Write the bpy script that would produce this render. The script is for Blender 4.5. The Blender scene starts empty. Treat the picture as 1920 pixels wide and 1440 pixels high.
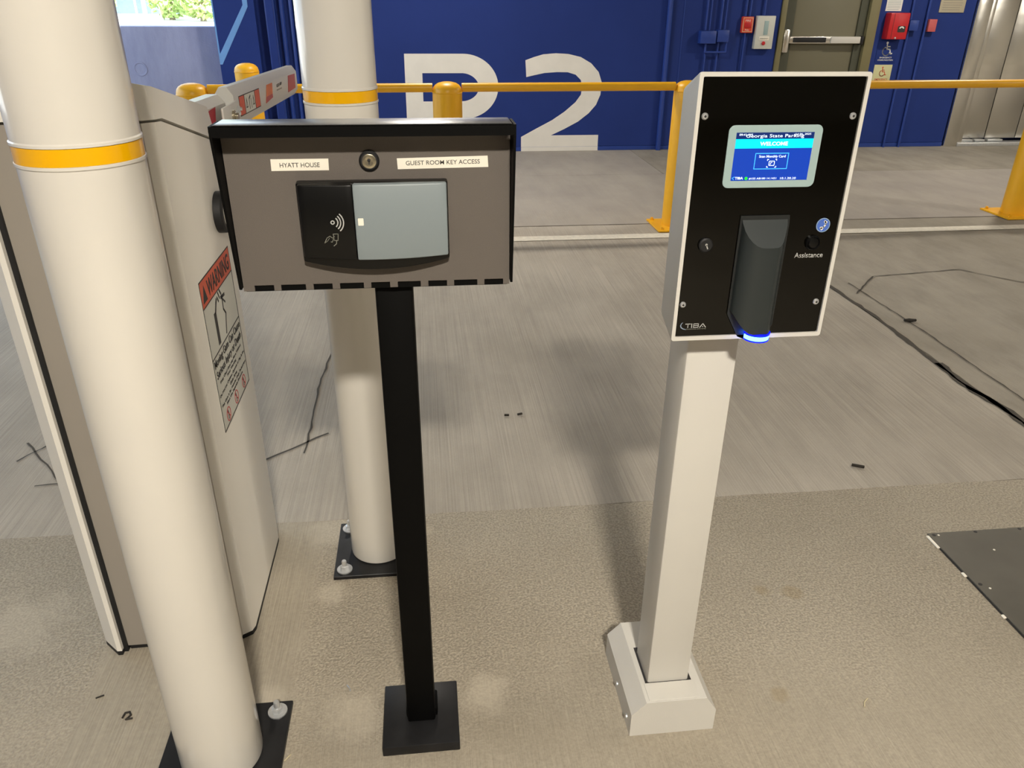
import bpy, bmesh, math, random
from mathutils import Vector, Matrix
random.seed(7)
S = bpy.context.scene
COL = S.collection
V = Vector

# ------------------------------------------------------------------ camera
cd = bpy.data.cameras.new('camera'); cam = bpy.data.objects.new('camera', cd); COL.objects.link(cam)
cd.sensor_width = 36.0; cd.lens = 36.0*1442.0/1920.0; cd.clip_start = 0.02; cd.clip_end = 400
_f = 1442.0; _n = (-24.0, 2874.0)
_th = math.atan(_f/math.hypot(*_n)); _ro = math.atan2(24.0, 2874.0); _a = math.radians(6.5)
fw = V((0, math.cos(_th), -math.sin(_th))); dn = V((0, -math.sin(_th), -math.cos(_th))); rt = V((1, 0, 0))
_R = math.cos(_ro)*rt-math.sin(_ro)*dn; _D = math.sin(_ro)*rt+math.cos(_ro)*dn
_yaw = Matrix.Rotation(-_a, 3, 'Z')
fw, _R, _D = _yaw@fw, _yaw@_R, _yaw@_D
m = Matrix((_R, -_D, -fw)).transposed().to_4x4(); m.translation = V((0, 0, 1.6))
cam.matrix_world = m
S.camera = cam

# ------------------------------------------------------------------ world, exposure
W = bpy.data.worlds.new('world'); S.world = W; W.use_nodes = True
bg = W.node_tree.nodes['Background']
bg.inputs['Color'].default_value = (0.66, 0.83, 1.0, 1); bg.inputs['Strength'].default_value = 3.8
S.view_settings.view_transform = 'Standard'; S.view_settings.look = 'None'
S.view_settings.gamma = 1.0; S.view_settings.use_curve_mapping = False
S.view_settings.exposure = -0.12
try: S.cycles.use_denoising = True
except Exception: pass

sd = bpy.data.lights.new('sun', 'SUN'); sd.energy = 14.0; sd.angle = math.radians(.6); sd.color = (1.0, .95, .86)
sun = bpy.data.objects.new('sun', sd); COL.objects.link(sun); sun.rotation_euler = (math.radians(30), math.radians(20), 0); sun.location = (-20, 30, 30)
# ceiling lamps: x, y, watts; those at the right are unseen added fill
LAMPS = [(0.25, -1.70, 300), (0.2, 6.9, 92), (4.8, 1.6, 42), (5.8, 7.0, 85), (10.0, 2.5, 290)]
LAMP_COL = (1.0, 0.925, 0.80)
CEIL = 3.5

# ------------------------------------------------------------------ material helpers
def lin(c):
    if isinstance(c, str):
        c = [int(c[i:i+2], 16)/255 for i in (0, 2, 4)]
    return tuple(((x/12.92) if x <= .04045 else ((x+.055)/1.055)**2.4) for x in c)+(1.0,)

class NT:
    def __init__(s, name):
        s.m = bpy.data.materials.new(name); s.m.use_nodes = True
        s.t = s.m.node_tree; s.b = s.t.nodes['Principled BSDF']
    def n(s, kind, **kw):
        x = s.t.nodes.new(kind)
        for k, v in kw.items():
            if k in x.inputs.keys(): x.inputs[k].default_value = v
            else: setattr(x, k, v)
        return x
    def l(s, a, b): s.t.links.new(a, b)
    def noise(s, vec, scale, detail=4, rough=.55):
        x = s.n('ShaderNodeTexNoise'); x.inputs['Scale'].default_value = scale
        x.inputs['Detail'].default_value = detail; x.inputs['Roughness'].default_value = rough
        s.l(vec, x.inputs['Vector']); return x.outputs['Fac']
    def pos(s, scale=(1, 1, 1)):
        g = s.n('ShaderNodeNewGeometry'); mp = s.n('ShaderNodeMapping'); mp.inputs['Scale'].default_value = scale
        s.l(g.outputs['Position'], mp.inputs['Vector']); return mp.outputs['Vector']
    def opos(s, scale=(1, 1, 1)):
        g = s.n('ShaderNodeTexCoord'); mp = s.n('ShaderNodeMapping'); mp.inputs['Scale'].default_value = scale
        s.l(g.outputs['Object'], mp.inputs['Vector']); return mp.outputs['Vector']
    def rng(s, v, a, b, c, d):
        x = s.n('ShaderNodeMapRange'); x.inputs[1].default_value = a; x.inputs[2].default_value = b
        x.inputs[3].default_value = c; x.inputs[4].default_value = d; s.l(v, x.inputs[0]); return x.outputs[0]
    def math(s, op, a, b=None):
        x = s.n('ShaderNodeMath', operation=op)
        for i, v in enumerate((a, b)):
            if v is None: continue
            if isinstance(v, (int, float)): x.inputs[i].default_value = v
            else: s.l(v, x.inputs[i])
        return x.outputs[0]
    def mix(s, fac, a, b, mode='MIX'):
        x = s.n('ShaderNodeMix', data_type='RGBA', blend_type=mode)
        for i, v in ((0, fac), (6, a), (7, b)):
            if isinstance(v, (int, float)): x.inputs[i].default_value = v
            elif isinstance(v, tuple): x.inputs[i].default_value = v
            else: s.l(v, x.inputs[i])
        return x.outputs[2]
    def bump(s, h, strength, dist):
        x = s.n('ShaderNodeBump'); x.inputs['Strength'].default_value = strength; x.inputs['Distance'].default_value = dist
        s.l(h, x.inputs['Height']); s.l(x.outputs['Normal'], s.b.inputs['Normal'])
    def blob(s, x, y, r):
        g = s.n('ShaderNodeNewGeometry'); d = s.n('ShaderNodeVectorMath', operation='DISTANCE')
        s.l(g.outputs['Position'], d.inputs[0]); d.inputs[1].default_value = (x, y, 0)
        nz = s.noise(s.pos(), 14, 5, .65)
        return s.rng(s.math('ADD', d.outputs['Value'], s.math('MULTIPLY', s.math('SUBTRACT', nz, .5), r*1.8)), r*.45, r, 1, 0)

def mat(name, col, rough=.5, metal=0.0, var=.05, vscale=6.0, bump=0.0, bscale=200, coat=0.0, emit=None, estr=0.0, spec=.5):
    t = NT(name); c = lin(col); t.b.inputs['Roughness'].default_value = rough; t.b.inputs['Metallic'].default_value = metal
    t.b.inputs['Specular IOR Level'].default_value = spec
    if var:
        f = t.rng(t.noise(t.opos(), vscale, 4), .3, .7, 1-var, 1+var)
        x = t.n('ShaderNodeVectorMath', operation='SCALE'); x.inputs[0].default_value = c[:3]; t.l(f, x.inputs['Scale'])
        t.l(x.outputs[0], t.b.inputs['Base Color'])
    else: t.b.inputs['Base Color'].default_value = c
    if bump: t.bump(t.noise(t.opos(), bscale, 3), bump, .002)
    if coat: t.b.inputs['Coat Weight'].default_value = coat; t.b.inputs['Coat Roughness'].default_value = .08
    if emit is not None:
        t.b.inputs['Emission Color'].default_value = lin(emit); t.b.inputs['Emission Strength'].default_value = estr
    return t.m

M = {}
def concrete_lane(name, base, dark, line=.14, stain=.35):
    t = NT(name)
    big = t.noise(t.pos(), .8, 6, .6); med = t.noise(t.pos((1, .35, 1)), 5, 6, .65)
    br = t.noise(t.pos((165, 1.2, 1)), 1.0, 2, .6); br2 = t.noise(t.pos((32, .7, 1)), 1.0, 2, .6); fine = t.noise(t.pos(), 220, 3, .7)
    c = t.mix(t.rng(big, .35, .68, 0, 1), lin(base), lin(dark))
    c = t.mix(t.rng(med, .42, .75, 0, stain), c, tuple(x*.62 for x in lin(dark)[:3])+(1,))
    k = t.math('ADD', t.math('MULTIPLY', t.math('SUBTRACT', br, .5), line*2.4), t.math('MULTIPLY', t.math('SUBTRACT', br2, .5), line*.7))
    k = t.math('ADD', k, t.math('MULTIPLY', t.math('SUBTRACT', fine, .5), .25)); k = t.math('ADD', k, 1.0)
    x = t.n('ShaderNodeVectorMath', operation='SCALE'); t.l(c, x.inputs[0]); t.l(k, x.inputs['Scale'])
    t.l(x.outputs[0], t.b.inputs['Base Color']); t.b.inputs['Roughness'].default_value = .82
    t.bump(t.math('ADD', br, t.math('MULTIPLY', fine, .3)), .55, .003)
    return t.m
M['lane'] = concrete_lane('broomed_concrete', 'B1A99D', '9D9589', .26)
M['lane_r'] = concrete_lane('worn_concrete', 'A39C90', '8C8578', .07, .5)
M['walk'] = concrete_lane('walkway_concrete', 'A7A096', '98918A', .06, .3)

def concrete_pad():
    t = NT('stippled_concrete'); big = t.noise(t.pos(), 1.1, 5, .6)
    st = t.noise(t.pos(), 150, 2, .5); st2 = t.noise(t.pos(), 70, 3, .6); br = t.noise(t.pos((260, 4, 1)), 1.0, 3, .7)
    c = t.mix(t.rng(big, .35, .68, 0, 1), lin('A9A090'), lin('988F7F'))
    sx = t.n('ShaderNodeSeparateXYZ'); g = t.n('ShaderNodeNewGeometry'); t.l(g.outputs['Position'], sx.inputs[0])
    wob = t.math('MULTIPLY', t.math('SUBTRACT', t.noise(t.pos(), 5, 3), .5), .5)
    near = t.rng(t.math('ADD', sx.outputs['Y'], wob), 1.25, 1.6, 1, 0)        # broomed zone at the front of the pad
    left = t.math('MULTIPLY', t.rng(t.math('ADD', sx.outputs['X'], t.math('MULTIPLY', wob, .15)), -.42, -.36, 1, 0), t.rng(t.math('ADD', sx.outputs['X'], t.math('MULTIPLY', wob, .1)), -.93, -.90, 0, 1))
    broom = t.math('MAXIMUM', t.math('MULTIPLY', near, .75), left)
    st = t.rng(st, .36, .64, .15, .85); br = t.rng(br, .33, .67, .3, .7); h = t.mix(broom, st, br); hv = t.n('ShaderNodeSeparateColor'); t.l(h, hv.inputs[0]); hh = hv.outputs[0]
    k = t.math('ADD', t.math('MULTIPLY', t.math('SUBTRACT', hh, .5), .62), t.math('MULTIPLY', t.math('SUBTRACT', st2, .5), .35)); k = t.math('ADD', k, 1.0)
    x = t.n('ShaderNodeVectorMath', operation='SCALE'); t.l(c, x.inputs[0]); t.l(k, x.inputs['Scale'])
    c = x.outputs[0]; sm = None
    for bx, by, r in ((.10, 1.405, .075), (-.235, 1.38, .085), (-.33, 1.83, .06), (-.36, 2.13, .10), (-1.2, 1.78, .16), (-.45, 1.45, .05), (-.06, 2.10, .05)):
        b = t.blob(bx, by, r); sm = b if sm is None else t.math('MAXIMUM', sm, b)
    c = t.mix(t.math('MULTIPLY', sm, .35), c, lin('C3B9A8'))
    ru = None
    for bx, by, r in ((.966, 1.711, .03), (1.053, 1.693, .035), (.85, 1.33, .03)):
        b = t.blob(bx, by, r); ru = b if ru is None else t.math('MAXIMUM', ru, b)
    c = t.mix(t.math('MULTIPLY', ru, .32), c, lin('8F7A50'))
    t.l(c, t.b.inputs['Base Color']); t.b.inputs['Roughness'].default_value = .85
    flat = t.math('SUBTRACT', 1.0, t.math('MULTIPLY', sm, .85))
    t.bump(t.math('MULTIPLY', hh, flat), .6, .005)
    return t.m
M['pad'] = concrete_pad()
M['sub'] = mat('joint_dirt', '2E2A24', .95)
M['crack'] = mat('dark_crack', '4A453E', .95)
M['paint_white'] = mat('road_paint_white', 'D8D2C4', .75, var=.12, vscale=30)
M['ceil'] = mat('ceiling_concrete', 'A8A298', .9)
M['garage'] = mat('garage_wall_paint', 'B8B2A6', .85)
M['blue'] = mat('blue_wall_paint', '20357A', .7, var=.06, vscale=1.5, bump=.25, bscale=150, spec=.25)
M['blue_trim'] = mat('blue_trim_paint', '25408E', .38, var=.04, spec=.5)
M['blue_light'] = mat('light_blue_stripe_and_lit_edge', '6FA0DC', .55)
M['wallwhite'] = mat('white_wall_graphic', 'E8E4DC', .6, var=.03)
t = NT('daylit_parapet_concrete'); a_ = t.noise(t.pos((1, 1, .25)), 5, 6, .65); b_ = t.noise(t.pos(), 60, 3)
t.l(t.mix(t.rng(a_, .35, .7, 0, 1), lin('A4A9C8'), lin('8E93B4')), t.b.inputs['Base Color']); t.b.inputs['Roughness'].default_value = .8; t.bump(b_, .4, .004)  # bluish tone carries the daylight tint in the concrete colour
M['parapet'] = t.m
M['white'] = mat('white_powder_coat', 'D0CDC6', .38, var=.02, vscale=3)
M['white_rough'] = mat('white_textured_coat', 'D0CDC6', .5, var=.02, bump=.3, bscale=700)
M['sleeve'] = mat('white_plastic_sleeve', 'DAD6CE', .28, var=.015, vscale=3, coat=.6)
M['band'] = mat('yellow_reflective_tape', 'F2B400', .25, var=.03, coat=.4)
M['steel_black'] = mat('blackened_steel_plate', '232325', .45, .4, var=.35, vscale=14)
M['zinc'] = mat('zinc_plated_steel', 'D8DADC', .3, .7, var=.06, vscale=60)
M['yellow'] = mat('safety_yellow_paint', 'F2B41C', .38, var=.04)
M['cab'] = mat('cabinet_white_coat', 'ECE8E0', .42, var=.02, vscale=2)
M['shade_print_grey'] = mat('cabinet_shade_and_print_grey', '989188', .5, var=.03, vscale=2)  # grey stands for shade on the white cabinet front; also print grey
M['rubber'] = mat('black_rubber', '121214', .6)
M['black'] = mat('black_powder_coat', '030303', .55, var=.1, spec=.12)
M['hood_sheen'] = mat('hood_top_painted_sheen', 'B4B6BA', .3, .85, var=.05)  # silver colour stands for light reflected off the black hood's top
M['taupe'] = mat('taupe_textured_panel', '625B55', .55, var=.03, bump=.35, bscale=900)
M['label'] = mat('label_tape_white', 'F0EADC', .45, var=.01)
M['ink'] = mat('dark_ink', '2C2A2A', .6, var=0)
M['ink2'] = mat('grey_ink', '5A5651', .6, var=0)
M['rblack'] = mat('reader_black_plastic', '070707', .35, spec=.3)
M['rgrey'] = mat('reader_grey_plastic', '828C90', .42, var=.015)
M['icon'] = mat('icon_grey_print', 'B4B4B2', .5, var=0)
M['icon_dim'] = mat('icon_dim_print', '7A7A70', .5, var=0)
M['chrome'] = mat('brass_nickel_lock', 'B7AE98', .25, .9)
M['glass'] = mat('black_acrylic_face', '060503', .06, var=.1, spec=.3)
M['bezel'] = mat('grey_screen_bezel', '9DB3B3', .4, var=0)
M['dev'] = mat('scanner_grey_plastic', '262C2D', .42, var=.04)
M['dev_dark'] = mat('scanner_dark_plastic', '1C1F20', .45, var=.04)
M['scr'] = mat('screen_blue', '0A2F90', .3, var=0, emit='1244B8', estr=.62)
M['scr_dark'] = mat('screen_navy', '0A1E50', .3, var=0, emit='0E2A70', estr=.6)
M['cyan'] = mat('screen_cyan', '00A0C0', .3, var=0, emit='00E6FF', estr=1.0)
M['sline'] = mat('screen_line', '40A0F0', .3, var=0, emit='40B0FF', estr=.9)
M['stext'] = mat('screen_white', 'D8E8FF', .3, var=0, emit='E6F4FF', estr=.85)
M['sgreen'] = mat('screen_green', '20C030', .3, var=0, emit='28E038', estr=.9)
M['led'] = mat('blue_led', '0010FF', .3, var=0, emit='3F7CFF', estr=14.0)
M['led_rim'] = mat('blue_led_rim', '0008C0', .25, var=0, emit='0010FF', estr=1.6)
M['pbutton'] = mat('phone_sticker_blue', '4A6CC0', .4, var=.02)
M['red'] = mat('red_enamel', 'C02028', .4)
M['red_sign'] = mat('red_pull_station', 'D8402C', .45)
M['pink'] = mat('faded_red_box', 'C25C5C', .5)
M['orange'] = mat('warning_orange', 'D0593C', .5, var=.02)
M['refl_red'] = mat('reflective_red', 'A8182C', .35, var=.1, vscale=80)
M['refl_orange'] = mat('reflective_orange', 'D2601C', .35, var=.25, vscale=30)
M['grey_label'] = mat('label_film', 'CFCFC6', .45, var=.01)
M['pale_sign'] = mat('photoluminescent_sign', 'CBC99A', .6, var=.02)
M['paper'] = mat('paper_notice', 'E4E4DE', .7, var=.02)
M['plaque'] = mat('tan_plaque', 'B8AF98', .6, var=.04)
M['olive'] = mat('olive_door_paint', '6E6A56', .5, var=.03, vscale=1.5)
M['olive_f'] = mat('olive_frame_paint', '77704F', .45, var=.03)
M['olive_d'] = mat('door_rebate_shade', '494A3C', .6)  # darker than the door to paint in the shade of its rebate
t = NT('brushed_stainless'); h_ = t.noise(t.pos((60, 60, 1.2)), 1, 3); t.b.inputs['Metallic'].default_value = 1.0
t.b.inputs['Base Color'].default_value = lin('E2DFD8'); w_ = t.noise(t.pos((1, 1, 3)), 1.3, 2)
t.b.inputs['Roughness'].default_value = .27; t.bump(w_, .06, .05); M['inox'] = t.m
M['floor_plate'] = mat('dark_steel_floor_plate', '6A675F', .5, .55, var=.12, vscale=5)
M['twig'] = mat('dark_debris', '2A251F', .8)
M['straw'] = mat('pale_straw', 'C8BC9A', .7)
M['lens'] = mat('lamp_diffuser', 'FFFFFF', .5, var=0, emit='FFF0D8', estr=6.0)
M['ground'] = mat('pale_pavement', 'D8D4CC', .9)
M['bldg'] = mat('pale_building', 'D6D8DC', .8)
M['bglass'] = mat('grey_window_glass', '6E8098', .3, var=.08)
M['leaf'] = mat('tree_leaf', 'C4D88C', .6, var=.25, vscale=2)
M['bark'] = mat('tree_bark', 'A89880', .9)
M['pole'] = mat('grey_lamp_post', '8C9CB0', .5)

# ------------------------------------------------------------------ mesh helpers (world coordinates)
def B(): return bmesh.new()
def box(bm, x0, x1, y0, y1, z0, z1, bev=0, seg=2):
    vs = [bm.verts.new((x, y, z)) for x in (x0, x1) for y in (y0, y1) for z in (z0, z1)]
    F = []
    for q in ((0, 1, 3, 2), (4, 6, 7, 5), (0, 4, 5, 1), (2, 3, 7, 6), (0, 2, 6, 4), (1, 5, 7, 3)):
        F.append(bm.faces.new([vs[i] for i in q]))
    if bev:
        es = list({e for f in F for e in f.edges})
        bmesh.ops.bevel(bm, geom=es, offset=bev, segments=seg, profile=.5, affect='EDGES')
    return bm
def prism(bm, pts, o, ux, uy, n, d, bev=0):
    """polygon pts (2d) in the frame o + ux*u + uy*v, extruded by d along n"""
    o, ux, uy, n = V(o), V(ux), V(uy), V(n)
    a = [bm.verts.new(o+ux*p[0]+uy*p[1]) for p in pts]; b = [bm.verts.new(v.co+n*d) for v in a]
    k = len(pts); F = [bm.faces.new(a[::-1]), bm.faces.new(b)]
    for i in range(k): F.append(bm.faces.new((a[i], a[(i+1) % k], b[(i+1) % k], b[i])))
    bmesh.ops.recalc_face_normals(bm, faces=F)
    if bev:
        bmesh.ops.bevel(bm, geom=list(F[1].edges), offset=bev, segments=2, profile=.5, affect='EDGES')
    return bm
def rrect(x0, x1, y0, y1, r, seg=5):
    P = []
    for cx, cy, a0 in ((x1-r, y1-r, 0), (x0+r, y1-r, 90), (x0+r, y0+r, 180), (x1-r, y0+r, 270)):
        for i in range(seg+1):
            a = math.radians(a0+90*i/seg); P.append((cx+r*math.cos(a), cy+r*math.sin(a)))
    return P
def circ(cx, cy, r, n=24, a0=0, a1=360):
    return [(cx+r*math.cos(math.radians(a0+(a1-a0)*i/n)), cy+r*math.sin(math.radians(a0+(a1-a0)*i/n))) for i in range(n if a1-a0 == 360 else n+1)]
def arc(cx, cy, r0, r1, a0, a1, n=14):
    return circ(cx, cy, r1, n, a0, a1)+circ(cx, cy, r0, n, a0, a1)[::-1]
def lathe(bm, prof, c, n=40, axis=(0, 0, 1)):
    """profile of (radius, height) round axis through c"""
    ax = V(axis).normalized(); u = ax.orthogonal().normalized(); w = ax.cross(u); c = V(c)
    rings = []
    for r, h in prof:
        if r < 1e-6: rings.append([bm.verts.new(c+ax*h)])
        else: rings.append([bm.verts.new(c+ax*h+(u*math.cos(2*math.pi*i/n)+w*math.sin(2*math.pi*i/n))*r) for i in range(n)])
    F = []
    for A, Bq in zip(rings, rings[1:]):
        for i in range(n):
            j = (i+1) % n
            q = [A[i % len(A)], A[j % len(A)], Bq[j % len(Bq)], Bq[i % len(Bq)]]
            q = list(dict.fromkeys(q))
            if len(q) > 2: F.append(bm.faces.new(q))
    if len(rings[0]) > 1: F.append(bm.faces.new(rings[0][::-1]))
    if len(rings[-1]) > 1: F.append(bm.faces.new(rings[-1]))
    bmesh.ops.recalc_face_normals(bm, faces=F)
    return bm
def cyl(bm, p0, p1, r, n=20, bev=0):
    p0, p1 = V(p0), V(p1); L = (p1-p0).length
    pr = [(r, 0), (r, L)] if not bev else [(r-bev, 0), (r, bev), (r, L-bev), (r-bev, L)]
    return lathe(bm, pr, p0, n, (p1-p0))
def stroke(bm, pts, w, o, ux, uy, n, d, closed=False):
    """flat strokes along a 2d polyline"""
    q = list(pts)+([pts[0]] if closed else [])
    for a, b in zip(q, q[1:]):
        a, b = V(a), V(b); t_ = (b-a); L = t_.length
        if L < 1e-9: continue
        t_ /= L; s_ = V((-t_.y, t_.x))*w/2; e = t_*w*.35
        prism(bm, [a-e-s_, b+e-s_, b+e+s_, a-e+s_], o, ux, uy, n, d)
    return bm
def tube(bm, pts, r, n=10):
    for a, b in zip(pts, pts[1:]): cyl(bm, a, b, r, n)
    for p in pts[1:-1]: bmesh.ops.create_icosphere(bm, subdivisions=2, radius=r, matrix=Matrix.Translation(V(p)))
    return bm

def mesh_from(bm, name, loc, smooth=35):
    bmesh.ops.translate(bm, verts=bm.verts, vec=-V(loc))
    me = bpy.data.meshes.new(name); bm.to_mesh(me); bm.free()
    if smooth:
        me.polygons.foreach_set('use_smooth', [True]*len(me.polygons)); me.set_sharp_from_angle(angle=math.radians(smooth))
    return me
def props(o, label=None, cat=None, group=None, kind=None):
    for k, v in (('label', label), ('category', cat), ('group', group), ('kind', kind)):
        if v: o[k] = v
    return o
ROOTLOC = {}
def thing(name, label, cat, loc=(0, 0, 0), group=None, kind=None):
    o = bpy.data.objects.new(name, None); o.empty_display_size = .1; COL.objects.link(o); o.location = loc
    ROOTLOC[o.name] = V(loc); return props(o, label, cat, group, kind)
def part(name, bm, m_, parent, label=None, kind=None, smooth=35):
    r = parent
    while r.parent: r = r.parent
    loc = ROOTLOC[r.name]
    o = bpy.data.objects.new(name, mesh_from(bm, name, loc, smooth)); o.data.materials.append(M[m_]); COL.objects.link(o)
    o.parent = parent
    return props(o, label, None, None, kind)
def solo(name, bm, m_, label, cat, loc, group=None, kind=None, smooth=35):
    o = bpy.data.objects.new(name, mesh_from(bm, name, loc, smooth)); o.data.materials.append(M[m_]); COL.objects.link(o)
    o.location = loc; ROOTLOC[o.name] = V(loc); return props(o, label, cat, group, kind)
def struct(name, bm, m_, label=None): 
    return solo(name, bm, m_, label, None, (0, 0, 0), None, 'structure')
def copy_tree(o, parent=None):
    c = o.copy(); COL.objects.link(c); c.parent = parent
    for ch in o.children: copy_tree(ch, c)
    if parent is None: ROOTLOC[c.name] = V(c.location)
    return c
def text(name, s, m_, parent, cx, cy, w, h, o, ux, uy, n, d=.0006, bold=0.0, skew=0.0, rows=1):
    """lettering fitted into w x h about (cx, cy) of the frame o, ux, uy, raised by d along n"""
    cu = bpy.data.curves.new('t', 'FONT'); cu.body = s; cu.align_x = 'CENTER'; cu.size = 1; cu.offset = bold; cu.resolution_u = 4
    ob = bpy.data.objects.new('t', cu); COL.objects.link(ob)
    me = ob.evaluated_get(bpy.context.evaluated_depsgraph_get()).to_mesh()
    bm = bmesh.new(); bm.from_mesh(me)
    bpy.data.objects.remove(ob); bpy.data.curves.remove(cu)
    xs = [v.co.x for v in bm.verts]; ys = [v.co.y for v in bm.verts]
    x0, x1, y0, y1 = min(xs), max(xs), min(ys), max(ys)
    o, ux, uy, n = V(o), V(ux), V(uy), V(n)
    for v in bm.verts:
        yy = (v.co.y-y0)/(y1-y0)-.5; xx = (v.co.x-x0)/(x1-x0)-.5
        v.co = o+ux*(cx+xx*w+skew*yy*h)+uy*(cy+yy*h)+n*d
    bmesh.ops.recalc_face_normals(bm, faces=bm.faces)
    if bm.faces and sum((f.normal.dot(n) for f in bm.faces)) < 0: bmesh.ops.reverse_faces(bm, faces=bm.faces)
    ret = bmesh.ops.extrude_face_region(bm, geom=list(bm.faces))
    bmesh.ops.translate(bm, verts=[g for g in ret['geom'] if isinstance(g, bmesh.types.BMVert)], vec=-n*d*.9)
    return part(name, bm, m_, parent, smooth=0)

# ------------------------------------------------------------------ the setting: floor
YW = 9.20
fl = B(); box(fl, -5.4, 14, -9, YW+.4, -.06, -.022)
floor = struct('floor', fl, 'sub', 'dirt filled bed under the concrete floor slabs of the garage')
def edge_line(p, q, amp, step=.12):
    p, q = V(p), V(q); L = (q-p).length; k = max(1, int(L/step)); n_ = V((-(q-p).y, (q-p).x)).normalized()
    return [p+(q-p)*i/k+n_*(random.uniform(-amp, amp) if 0 < i < k else 0) for i in range(k)]
def slab(x0, x1, y0, y1, m_, label, top=0.0, jag=(0, 0, 0, 0)):
    c = [(x0, y0), (x1, y0), (x1, y1), (x0, y1)]; P = []
    for i in range(4): P += edge_line(c[i], c[(i+1) % 4], jag[i]) if jag[i] else [V(c[i])]
    o = part('slab', prism(B(), P, (0, 0, -.022), (1, 0, 0), (0, 1, 0), (0, 0, 1), .022+top), m_, floor, label, smooth=0)
    return o
slab(-5.4, 14, -9, 2.197, 'pad', 'stippled beige concrete pad carrying the readers', 0.0, (0, 0, .004, 0))
slab(-5.4, 2.494, 2.2, 5.895, 'lane', 'broom finished grey lane slab', -.003, (.003, .006, .003, 0))
slab(2.506, 14, 2.2, 5.895, 'lane_r', 'worn grey lane slab with cracks', -.004, (.002, 0, .003, .007))
slab(-5.4, 14, 5.908, 7.797, 'walk', 'concrete strip behind the yellow bollards')
slab(-5.4, 2.43, 7.803, YW+.4, 'walk', 'smooth concrete walkway before the blue wall')
slab(2.436, 14, 7.803, YW+.4, 'lane_r', 'walkway slab before the elevator')
def crack(pts, w, label='thin dark crack in the concrete'):
    bm = B(); P = []
    for a, b in zip(pts, pts[1:]): P += edge_line(a, b, .004, .05)
    P.append(V(pts[-1]))
    L = []; R_ = []
    for i, p in enumerate(P):
        t_ = (P[min(i+1, len(P)-1)]-P[max(i-1, 0)]).normalized(); s_ = V((-t_.y, t_.x))*w*random.uniform(.3, .6); L.append(p+s_); R_.append(p-s_)
    a = [bm.verts.new((p.x, p.y, .0006)) for p in L]; b = [bm.verts.new((p.x, p.y, .0006)) for p in R_]
    for i in range(len(P)-1): bm.faces.new((a[i], b[i], b[i+1], a[i+1]))
    part('crack', bm, 'crack', floor, label, smooth=0)
crack([(-.504, 3.645), (-.522, 3.253), (-.513, 2.745), (-.517, 2.644)], .009)
crack([(-.658, 2.611), (-.437, 2.794)], .009)
crack([(2.60, 4.20), (2.87, 4.50)], .012); crack([(2.87, 4.50), (3.53, 4.586), (3.75, 4.327), (4.3, 4.0)], .009)
crack([(2.644, 4.39), (2.66, 3.6), (2.64, 2.79), (2.63, 2.3)], .008)
crack([(-1.62, 2.83), (-1.37, 2.52)], .009); crack([(-1.60, 2.69), (-1.52, 2.83)], .007); crack([(-1.46, 2.51), (-1.2, 2.53)], .006)
crack([(2.497, 4.36), (2.51, 3.85), (2.49, 3.4), (2.46, 2.97), (2.49, 2.83), (2.48, 2.58), (2.5, 2.21)], .028, 'ragged dirt filled joint in the lane')
crack([(2.49, 3.2), (2.47, 2.9), (2.50, 2.7), (2.49, 2.4)], .04, 'ragged dirt filled joint in the lane')
st = B(); prism(st, [(-5.1, 5.49), (4.0, 5.50), (13, 5.60), (13, 5.70), (4.0, 5.615), (-5.1, 5.605)], (0, 0, 0), (1, 0, 0), (0, 1, 0), (0, 0, 1), .0015)
solo('painted_line', st, 'paint_white', 'white painted line on the concrete in front of the yellow bollards', 'road marking', (0, 0, 0), smooth=0)

# ------------------------------------------------------------------ walls, ceiling
cl = B(); box(cl, -5.4, 14, -9, YW+.4, CEIL, CEIL+.25); struct('ceiling', cl, 'ceil')
DOORX = (4.05, 5.22); ELX = (6.375, 8.15)
wb = B(); T0 = YW; T1 = YW+.3
box(wb, -2.13, -1.70, T0, T1, .05, CEIL); box(wb, -1.70, -1.26, T0+.12, T1, .0, CEIL); box(wb, -1.26, DOORX[0], T0, T1, .05, CEIL)
box(wb, DOORX[0], DOORX[1], T0, T1, 2.15, CEIL); box(wb, DOORX[1], ELX[0], T0, T1, .05, CEIL)
box(wb, ELX[0], ELX[1], T0, T1, 2.25, CEIL); box(wb, ELX[1], 14, T0, T1, .05, CEIL); box(wb, DOORX[0], ELX[1], T1+.02, T1+.1, 0, CEIL)
wall = struct('wall_back', wb, 'blue', 'deep blue painted garage wall with a white P2')
bs = B()
for x0, x1 in ((-2.13, -1.70), (-1.26, DOORX[0]), (DOORX[1], ELX[0]), (ELX[1], 14)): box(bs, x0, x1, T0-.006, T1, 0, .046, .003, 1)
base_strip = part('base_strip', bs, 'blue_trim', wall, 'blue base strip along the wall foot')
FX, FZ, FN = (1, 0, 0), (0, 0, 1), (0, -1, 0)
# white P2 painted on the wall
Pg = [(-.175, 0), (.015, 0), (.015, .365), (.43, .365)]+[(.47+.395*math.cos(math.radians(a)), .707+.342*math.sin(math.radians(a))) for a in range(-84, 91, 6)]+[(-.17, 1.049)]
def with_hole(bm, outer, inner, o, ux, uy, n, d):
    """outer ring with a hole, as two half polygons split on the hole's left and right"""
    o, ux, uy, n = V(o), V(ux), V(uy), V(n)
    fr = [bm.verts.new(o+ux*p[0]+uy*p[1]+n*d) for p in outer]; fi = [bm.verts.new(o+ux*p[0]+uy*p[1]+n*d) for p in inner]
    es = []
    for r in (fr, fi):
        for i in range(len(r)): es.append(bm.edges.new((r[i], r[(i+1) % len(r)])))
    bmesh.ops.triangle_fill(bm, use_beauty=True, use_dissolve=False, edges=es, normal=n)
    for f in bm.faces:
        if f.normal.dot(n) < 0: f.normal_flip()
    return bm
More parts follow.
